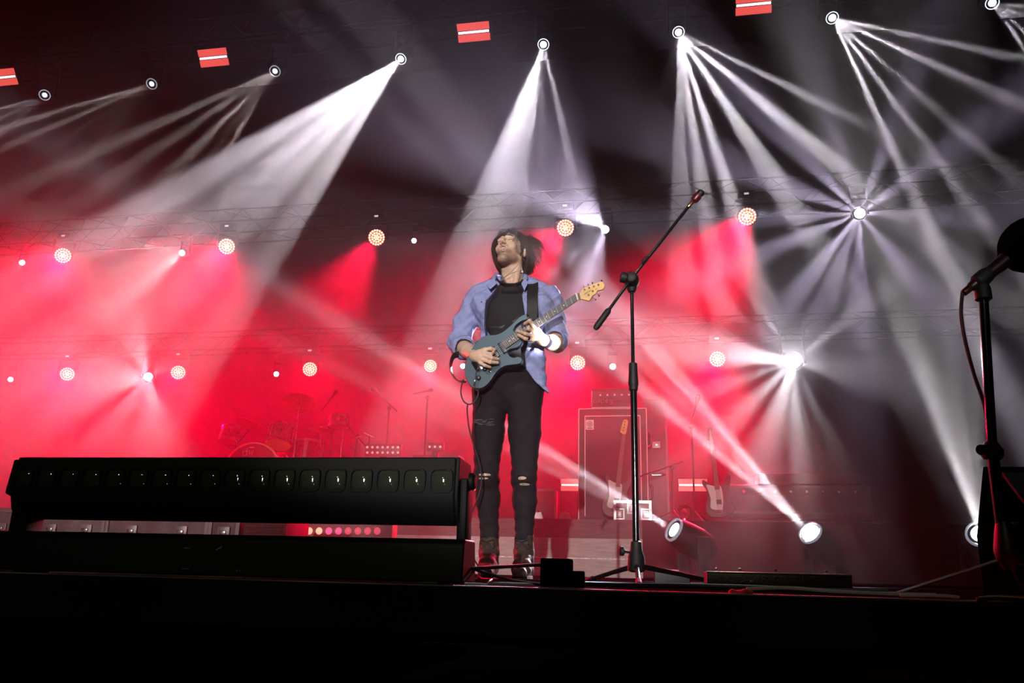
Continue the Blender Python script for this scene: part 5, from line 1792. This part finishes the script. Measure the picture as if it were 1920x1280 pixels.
# ---- amplifiers at the right end of the riser
Ya = 9.9
def amp_box(name, pa, pb, pyt, pyb, Yf, label, knobs=0, strip=True):
    xa, xb = P(pa, 950, Yf).x, P(pb, 950, Yf).x
    zt_, zb2 = P((pa + pb) / 2, pyt, Yf).z, P((pa + pb) / 2, pyb, Yf).z
    o_ = Vector(((xa + xb) / 2, Yf + .2, zb2))
    t = thing(name, label, 'amplifier', o_)
    MB().box((o_.x, o_.y, (zt_ + zb2) / 2), (xb - xa, .4, zt_ - zb2 - .003), bev=.01).build('cabinet', mat('amp_vinyl', (.014, .012, .015), .6, bump=.3, bscale=200), t, o_)
    if strip:
        MB().box((o_.x, Yf - .003, zb2 + (zt_ - zb2) * .18), (xb - xa - .06, .008, .03)).build('trim_strip', mat('dull_gold_strip', (.16, .10, .09), .4, .4), t, o_)
    if knobs:
        MB().box((o_.x, Yf - .003, zt_ - (zt_ - zb2) * .2), (xb - xa - .06, .008, (zt_ - zb2) * .22)).build('control_panel', BLACK, t, o_)
        for k in range(knobs):
            MB().lathe((xa + (xb - xa) * (k + 1) / (knobs + 1), Yf - .006, zt_ - (zt_ - zb2) * .2), (0, -1, 0), [(0, .016), (.018, .013)], 10).build('knob', STEEL if k else mat('lit_red_lamp', (.8, .02, .03), .3, emit=(1, .02, .04), es=.8), t, o_)
    return t


amp_box('guitar_amplifier', 1367, 1636, 909, 973, Ya, 'wide black guitar amplifier at the right end of the riser', 8)
amp_box('amplifier_head', 1425, 1618, 887, 908, Ya + .02, 'flat dark amplifier head lying on the wide guitar amplifier', 0, False)

# ---- stage box items near the back of the legs of the singer
Yg2 = 9.7
flight_case((P(1016, 970, Yg2).x, Yg2 + .2, RZ), .30, .3, P(1010, 915, Yg2).z - RZ, 'pale upright case behind the right leg of the singer', mat('pale_case', (.42, .30, .29), .6), 0, handle=False)
for (px, lab) in ((1058, 'small chrome pedal on the riser left of the bass cabinet'), (1008, 'small chrome pedal on the riser behind the singer')):
    q_ = P(px, 974, 9.5)
    q_.z = RZ
    t = thing('effects_pedal', lab, 'pedal', q_)
    MB().prism([(q_.x - .07, 9.5, RZ + .002), (q_.x + .07, 9.5, RZ + .002), (q_.x + .045, 9.5, RZ + .09), (q_.x - .045, 9.5, RZ + .09)], (0, .12, 0)).build('body', STEEL, t, q_, bev=.004)
    MB().lathe((q_.x, 9.55, RZ + .09), (0, 0, 1), [(0, .012), (.014, .012), (.016, .006)], 12).build('switch', CHROME, t, q_)


# ---- drum kit
KIT = 'drum kit on the riser'
RED_SPARK = mat('sparkle_drum_wrap', (.25, .20, .22), .25, .6, var=.8, scale=60, bump=.6, bscale=40)
HEADC = mat('amber_drum_head', (.85, .45, .14), .5)
BDH = mat('bass_drum_front_head', (.16, .02, .03), .5)
HOOP = mat('maple_hoop', (.75, .42, .20), .35)


def drum(name, c, ax, r, depth, label, shell=RED_SPARK, head=HEADC, hoop=CHROME, lugs=8, legs=None, logo=False):
    c, ax = Vector(c), Vector(ax).normalized()
    og = c
    t = thing(name, label, 'drum', og, group=None)
    MB().lathe(c, ax, [(-depth / 2, r * .97), (depth / 2, r * .97)], 36).build('shell', shell, t, og)
    for s_ in (-1, 1):
        MB().lathe(c + ax * s_ * depth / 2, ax * s_, [(-.004, r * .96), (.004, r * .96), (.006, r * .3)], 36).build('drum_head', head, t, og)
        MB().lathe(c + ax * s_ * depth / 2, ax * s_, [(-.02, r), (-.02, r * 1.04), (.014, r * 1.04), (.014, r * .98)], 36, cap=False).build('hoop', hoop, t, og)
    u_ = ax.orthogonal().normalized()
    w2 = ax.cross(u_)
    for k in range(lugs):
        a = 2 * PI * (k + .5) / lugs
        rr2 = u_ * math.cos(a) + w2 * math.sin(a)
        MB().tube([c + rr2 * r * 1.03 - ax * (depth / 2 + .01), c + rr2 * r * 1.03 + ax * (depth / 2 + .01)], .006, 6).box(c + rr2 * r * 1.01, (.03, .03, .03)).build('lug', CHROME, t, og)
    if not legs:
        MB().tube([c + Vector((0, r * .8, 0)), c + Vector((0, r + .05, -.02)), Vector((c.x, c.y + r + .05, RZ + .004))], .011, 8).build('mount_rod', CHROME, t, og)
    if legs:
        for (x, y) in legs:
            p_ = c + Vector((x, y, 0))
            MB().tube([p_ + Vector((0, 0, .05)), (p_.x * 1.0 + (x * .15), p_.y, RZ + .006)], .009, 8).build('leg', CHROME, t, og)
    return t


Yd = 9.9
bc = P(469, 886, Yd)
bdrm = drum('bass_drum', bc + Vector((0, .22, 0)), (0.05, -1, 0), .395, .42, 'bass drum with two-letter logo on its dark front head', head=BDH, hoop=HOOP, lugs=10, legs=((-.38, 0), (.38, 0)))
lg = MB()
letters(lg, 'dw', P(455, 853, Yd - .015), (1, 0, 0), (0, 0, 1), .095, .1, .6)
lg.box(P(472, 838.5, Yd - .015), (.07, .006, .012))
lg.build('logo', mat('white_logo', (.9, .75, .72), .4), bdrm, bc + Vector((0, .22, 0)))
drum('tom_drum', P(525, 818, Yd + .15), (0.12, -.45, -1), .165, .26, 'sparkle rack tom above the bass drum, amber lower head', legs=None)
drum('tom_drum', P(578, 850, Yd + .35), (0, -.1, -1), .20, .30, 'dark red floor tom right of the tall crash stand', shell=mat('dark_red_wrap', (.20, .02, .03), .3, .3, var=.5, scale=30), head=mat('red_drum_head', (.5, .1, .1), .5), legs=((-.2, 0), (.2, 0), (0, -.2)))
drum('tom_drum', P(432, 815, Yd + .7), (0, -.3, -1), .14, .2, 'small tom behind the left crash cymbal', shell=mat('dark_red_wrap', (.2, .02, .03), .3), head=mat('red_drum_head', (.5, .1, .1), .5))
drum('snare_drum', P(635, 791, Yd + .2), (.1, -.2, -1), .13, .12, 'small snare drum on a stand at the right of the kit', shell=mat('dark_red_wrap', (.2, .02, .03), .3), head=mat('red_drum_head', (.5, .1, .1), .5))
CYM = mat('bronze_cymbal', (.62, .22, .14), .32, .7, var=.2, scale=40)


def cymbal(px, py, Y, r, tilt, label, base=None, name='cymbal_stand', rollx=0.0):
    c = P(px, py, Y)
    og = Vector((c.x + (base or 0), Y + .05, RZ))
    t = thing(name, label, 'cymbal', og)
    N_ = Vector((math.sin(rollx), -math.sin(tilt), -math.cos(tilt))).normalized() * -1
    MB().lathe(c, N_, [(-.022, r), (-.020, r * .99), (-.006, r * .4), (.0, r * .2), (.018, r * .13), (.026, r * .04)], 40).build('cymbal', CYM, t, og)
    MB().lathe(c, N_, [(-.05, .008), (.028, .010), (.03, .018), (.05, .018), (.055, .006)], 12).build('wing_nut', CHROME, t, og)
    MB().tube([c - N_ * .02, Vector((og.x, og.y, c.z - .25)), ], .010, 8).build('boom_rod', CHROME, t, og)
    MB().tube([Vector((og.x, og.y, c.z - .24)), og + Vector((0, 0, .12))], .013, 10).build('pole', CHROME, t, og)
    MB().lathe(Vector((og.x, og.y, (c.z + RZ) / 2)), (0, 0, 1), [(-.03, .018), (.03, .018)], 10).build('collar', CHROME, t, og)
    for k in range(3):
        a = 2 * PI * k / 3 + .5
        MB().tube([og + Vector((0, 0, .30)), og + Vector((math.cos(a) * .26, math.sin(a) * .26, .008))], .008, 8).build('leg', CHROME, t, og)
    return t


cymbal(562, 753, Yd + .1, .235, .42, 'highest crash cymbal on a tall straight stand above the drum kit', -.03, rollx=.12)
cymbal(474, 796, Yd + .25, .24, .30, 'crash cymbal low at the left above the bass drum', -.22, rollx=-.25)
cymbal(601, 803, Yd, .17, .06, 'small flat pair of hi-hat cymbals on a stand right of the toms', 0)
cymbal(672, 826, Yd + .1, .14, .3, 'small splash cymbal at the right end of the kit', .05, rollx=.5)


def back_stand(pb, pt, Y, boom, label, mic=True, straight=True):
    b_ = P(*pb, Y)
    b_.z = RZ if Y > RY else 0
    t_ = P(*pt, Y)
    t = thing('microphone_stand', label, 'microphone stand', b_)
    MB().tube([b_ + Vector((0, 0, .1)), Vector((b_.x, b_.y, t_.z))], .011, 8).build('pole', BLACK, t, b_)
    for k in range(3):
        a = 2 * PI * k / 3 + .8
        MB().tube([b_ + Vector((0, 0, .14)), b_ + Vector((math.cos(a) * .28, math.sin(a) * .28, .008))], .009, 8).build('leg', BLACK, t, b_)
    if boom:
        q0, q1 = P(*boom[0], Y), P(*boom[1], Y)
        bm_ = MB().tube([q0, q1], .009, 8).build('boom', BLACK, t, b_)
        MB().ball(Vector((b_.x, b_.y, t_.z)), .028, 10, 8).build('boom_clamp', BLACK, t, b_)
        e_ = q1
        dd = (q1 - q0).normalized()
    else:
        e_ = Vector((b_.x, b_.y, t_.z))
        dd = Vector((.3, -.2, 1)).normalized()
    if mic:
        MB().lathe(e_, dd, [(0, .012), (.10, .018), (.12, .028), (.16, .028), (.175, .012)], 12).build('microphone', BLACK, t, b_)
    return t


back_stand((723, 862), (727, 764), 9.8, ((745, 771), (714, 742)), 'dark microphone stand with angled boom right of the drum kit')
back_stand((1263, 973), (1257, 876), 9.7, ((1200, 893), (1281, 865)), 'low stand with a long horizontal boom right of the bass cabinet', mic=False)
back_stand((1303, 974), (1296, 800), 9.8, ((1292, 802), (1303, 765)), 'tall thin microphone stand at the right end of the riser')
back_stand((666, 862), (664, 815), 9.9, ((650, 795), (694, 846)), 'short chrome-tipped stand at the right of the snare', mic=False)
back_stand((618, 862), (616, 778), 10.3, ((603, 770), (618, 750)), 'thin overhead microphone stand behind the hi-hat')
back_stand((795, 862), (793, 745), 10.6, ((775, 738), (790, 735)), 'dim microphone stand under the red lamp left of the guitar')
dst = MB().tube([P(682, 811, 9.9), P(700, 819, 9.9)], .007, 6).build('drumstick', mat('pale_stick', (.8, .6, .5), .5), None, P(690, 815, 9.9))
tag(dst, 'pale drumstick in its clip at the right of the drum kit', 'drumstick')
sh_ = back_stand((690, 863), (691, 817), 9.95, None, 'short clip pole holding the drumstick at the right of the kit', mic=False)

# rows of small red lamps on the riser
def cell_strip(px0, py0, nx, ny, dx, dy, Y, label):
    c_ = P(px0 + dx * (nx - 1) / 2, py0 + dy * (ny - 1) / 2, Y)
    t = thing('led_panel_light', label, 'stage light', Vector((c_.x, Y + .05, RZ)))
    og = t.location
    wx = (P(px0 + dx * nx, py0, Y) - P(px0, py0, Y)).length
    hh = max(.08, abs(P(px0, py0 + dy * ny, Y).z - P(px0, py0, Y).z))
    MB().box((c_.x, Y + .05, c_.z), (wx, .08, hh + .02), bev=.005).build('housing', BLACK, t, og)
    MB().box((c_.x, Y + .05, (c_.z - hh / 2 + RZ) / 2), (.08, .06, c_.z - hh / 2 - RZ), bev=.005).build('foot', BLACK, t, og)
    for i in range(nx):
        for j in range(ny):
            p_ = P(px0 + dx * i, py0 + dy * j, Y - .0)
            MB().lathe(p_ + Vector((0, .012, 0)), (0, -1, 0), [(0, .015), (.010, .012), (.014, .003)], 12).build('lamp', mat('small_red_lamp', (1, .3, .25), .3, emit=(1, .28, .22), es=1.1), t, og)
    return t


cell_strip(688, 838, 7, 2, 9.6, 10, 9.6, 'panel with two rows of small red lamps right of the drum kit')
cell_strip(805, 837, 3, 1, 10, 10, 9.6, 'short strip of three small red lamps left of the singer')
# raised desk edge behind
do_ = Vector((P(815, 860, 10.2).x, 10.4, RZ))
dk = thing('keyboard_stand', 'dark keyboard case on legs behind the LED bar, left of the singer', 'keyboard', do_)
MB().box((do_.x, 10.4, P(815, 852, 10.2).z - .04), (.62, .35, .09), bev=.01).build('keyboard_case', BCASE, dk, do_)
for x_ in (-.26, .26):
    for y_2 in (-.12, .12):
        MB().tube([(do_.x + x_, 10.4 + y_2, P(815, 852, 10.2).z - .06), (do_.x + x_, 10.4 + y_2, RZ + .004)], .012, 8).build('leg', STEEL, dk, do_)

# glass globe on the riser
go = P(1283, 958, 9.75)
gl_ = thing('glass_globe', 'clear round glass globe lamp on the riser between the two stands', 'lamp', Vector((go.x, 9.75, RZ)))
GLS = bpy.data.materials.new('clear_glass')
GLS.use_nodes = True
GLS.node_tree.nodes['Principled BSDF'].inputs['Transmission Weight'].default_value = 1
GLS.node_tree.nodes['Principled BSDF'].inputs['Roughness'].default_value = .05
MB().ball(go, .085, 20, 14).build('globe', GLS, gl_, gl_.location)
MB().lathe((go.x, 9.75, RZ), (0, 0, 1), [(0, .05), (.01, .05), (.02, .02), (max(.03, go.z - .08 - RZ), .02)], 16).build('base', STEEL, gl_, gl_.location)
MB().ball(go, .02, 10, 8).build('bulb', mat('dim_red_bulb', (.8, .1, .1), .4), gl_, gl_.location)
# ================================================================== haze and smoke (one uneven body of stage haze)
hz = MB().box((-2, 9.95, 6.2), (34, 15.9, 12.36)).build('stage_haze', MATTE, smooth=0)
hm = bpy.data.materials.new('stage_haze')
hm.use_nodes = True
nt = hm.node_tree
nt.nodes.clear()
N = nt.nodes.new
Lk = nt.links.new
out = N('ShaderNodeOutputMaterial')
vs = N('ShaderNodeVolumeScatter')
vs.inputs['Color'].default_value = (1, 0.87, 0.94, 1)  # pink tint in the haze stands in for a red fill light
vs.inputs['Anisotropy'].default_value = 0.35
geo = N('ShaderNodeNewGeometry')
n1 = N('ShaderNodeTexNoise')
n1.inputs['Scale'].default_value = 0.55
n1.inputs['Detail'].default_value = 4
n1.inputs['Roughness'].default_value = 0.6
n1.inputs['Distortion'].default_value = 0.6
Lk(geo.outputs['Position'], n1.inputs['Vector'])
mr = N('ShaderNodeMapRange')
mr.inputs[1].default_value = 0.36
mr.inputs[2].default_value = 0.66
mr.inputs[3].default_value = 0.45
mr.inputs[4].default_value = 1.7
Lk(n1.outputs['Fac'], mr.inputs[0])
# clean air pocket in the upper right with curling wisps at its rim
VC = P(1800, 200, 8.2)
sub = N('ShaderNodeVectorMath'); sub.operation = 'SUBTRACT'
sub.inputs[1].default_value = VC
Lk(geo.outputs['Position'], sub.inputs[0])
scl = N('ShaderNodeVectorMath'); scl.operation = 'MULTIPLY'
scl.inputs[1].default_value = (1.05, 0.34, 0.62)
Lk(sub.outputs[0], scl.inputs[0])
ln = N('ShaderNodeVectorMath'); ln.operation = 'LENGTH'
Lk(scl.outputs[0], ln.inputs[0])
n2 = N('ShaderNodeTexNoise')
n2.inputs['Scale'].default_value = 1.5
n2.inputs['Detail'].default_value = 5
n2.inputs['Distortion'].default_value = 1.2
Lk(geo.outputs['Position'], n2.inputs['Vector'])
ma = N('ShaderNodeMath'); ma.operation = 'MULTIPLY_ADD'
ma.inputs[1].default_value = 2.4
Lk(n2.outputs['Fac'], ma.inputs[0])
Lk(ln.outputs['Value'], ma.inputs[2])
hole = N('ShaderNodeMapRange')
hole.inputs[1].default_value = 2.15
hole.inputs[2].default_value = 2.27
hole.inputs[3].default_value = 0.02
hole.inputs[4].default_value = 1.0
Lk(ma.outputs[0], hole.inputs[0])
m1 = N('ShaderNodeMath'); m1.operation = 'MULTIPLY'
Lk(mr.outputs[0], m1.inputs[0])
Lk(hole.outputs[0], m1.inputs[1])
sep = N('ShaderNodeSeparateXYZ')
Lk(geo.outputs['Position'], sep.inputs[0])
yr = N('ShaderNodeMapRange')          # thin near the stage edge, full upstage
yr.inputs[1].default_value = 2.5
yr.inputs[2].default_value = 8.5
yr.inputs[3].default_value = 0.12
yr.inputs[4].default_value = 1.0
Lk(sep.outputs['Y'], yr.inputs[0])
m3 = N('ShaderNodeMath'); m3.operation = 'MULTIPLY'
Lk(m1.outputs[0], m3.inputs[0])
Lk(yr.outputs[0], m3.inputs[1])
zr = N('ShaderNodeMapRange')          # thinner just above the boards
zr.inputs[1].default_value = 0.1
zr.inputs[2].default_value = 1.6
zr.inputs[3].default_value = 0.35
zr.inputs[4].default_value = 1.0
Lk(sep.outputs['Z'], zr.inputs[0])
xr2 = N('ShaderNodeMapRange')         # thinner towards the right wing
xr2.inputs[1].default_value = 1.6
xr2.inputs[2].default_value = 4.5
xr2.inputs[3].default_value = 1.0
xr2.inputs[4].default_value = 0.3
Lk(sep.outputs['X'], xr2.inputs[0])
m5 = N('ShaderNodeMath'); m5.operation = 'MULTIPLY'
Lk(zr.outputs[0], m5.inputs[0])
Lk(xr2.outputs[0], m5.inputs[1])
m4 = N('ShaderNodeMath'); m4.operation = 'MULTIPLY'
Lk(m3.outputs[0], m4.inputs[0])
Lk(m5.outputs[0], m4.inputs[1])
m2 = N('ShaderNodeMath'); m2.operation = 'MULTIPLY'
m2.inputs[1].default_value = 0.022
Lk(m4.outputs[0], m2.inputs[0])
Lk(m2.outputs[0], vs.inputs['Density'])
Lk(vs.outputs[0], out.inputs['Volume'])
hz.data.materials[0] = hm
hz['kind'] = 'stuff'
tag(hz, 'thin uneven stage haze filling the air over the stage and showing every beam', 'haze')
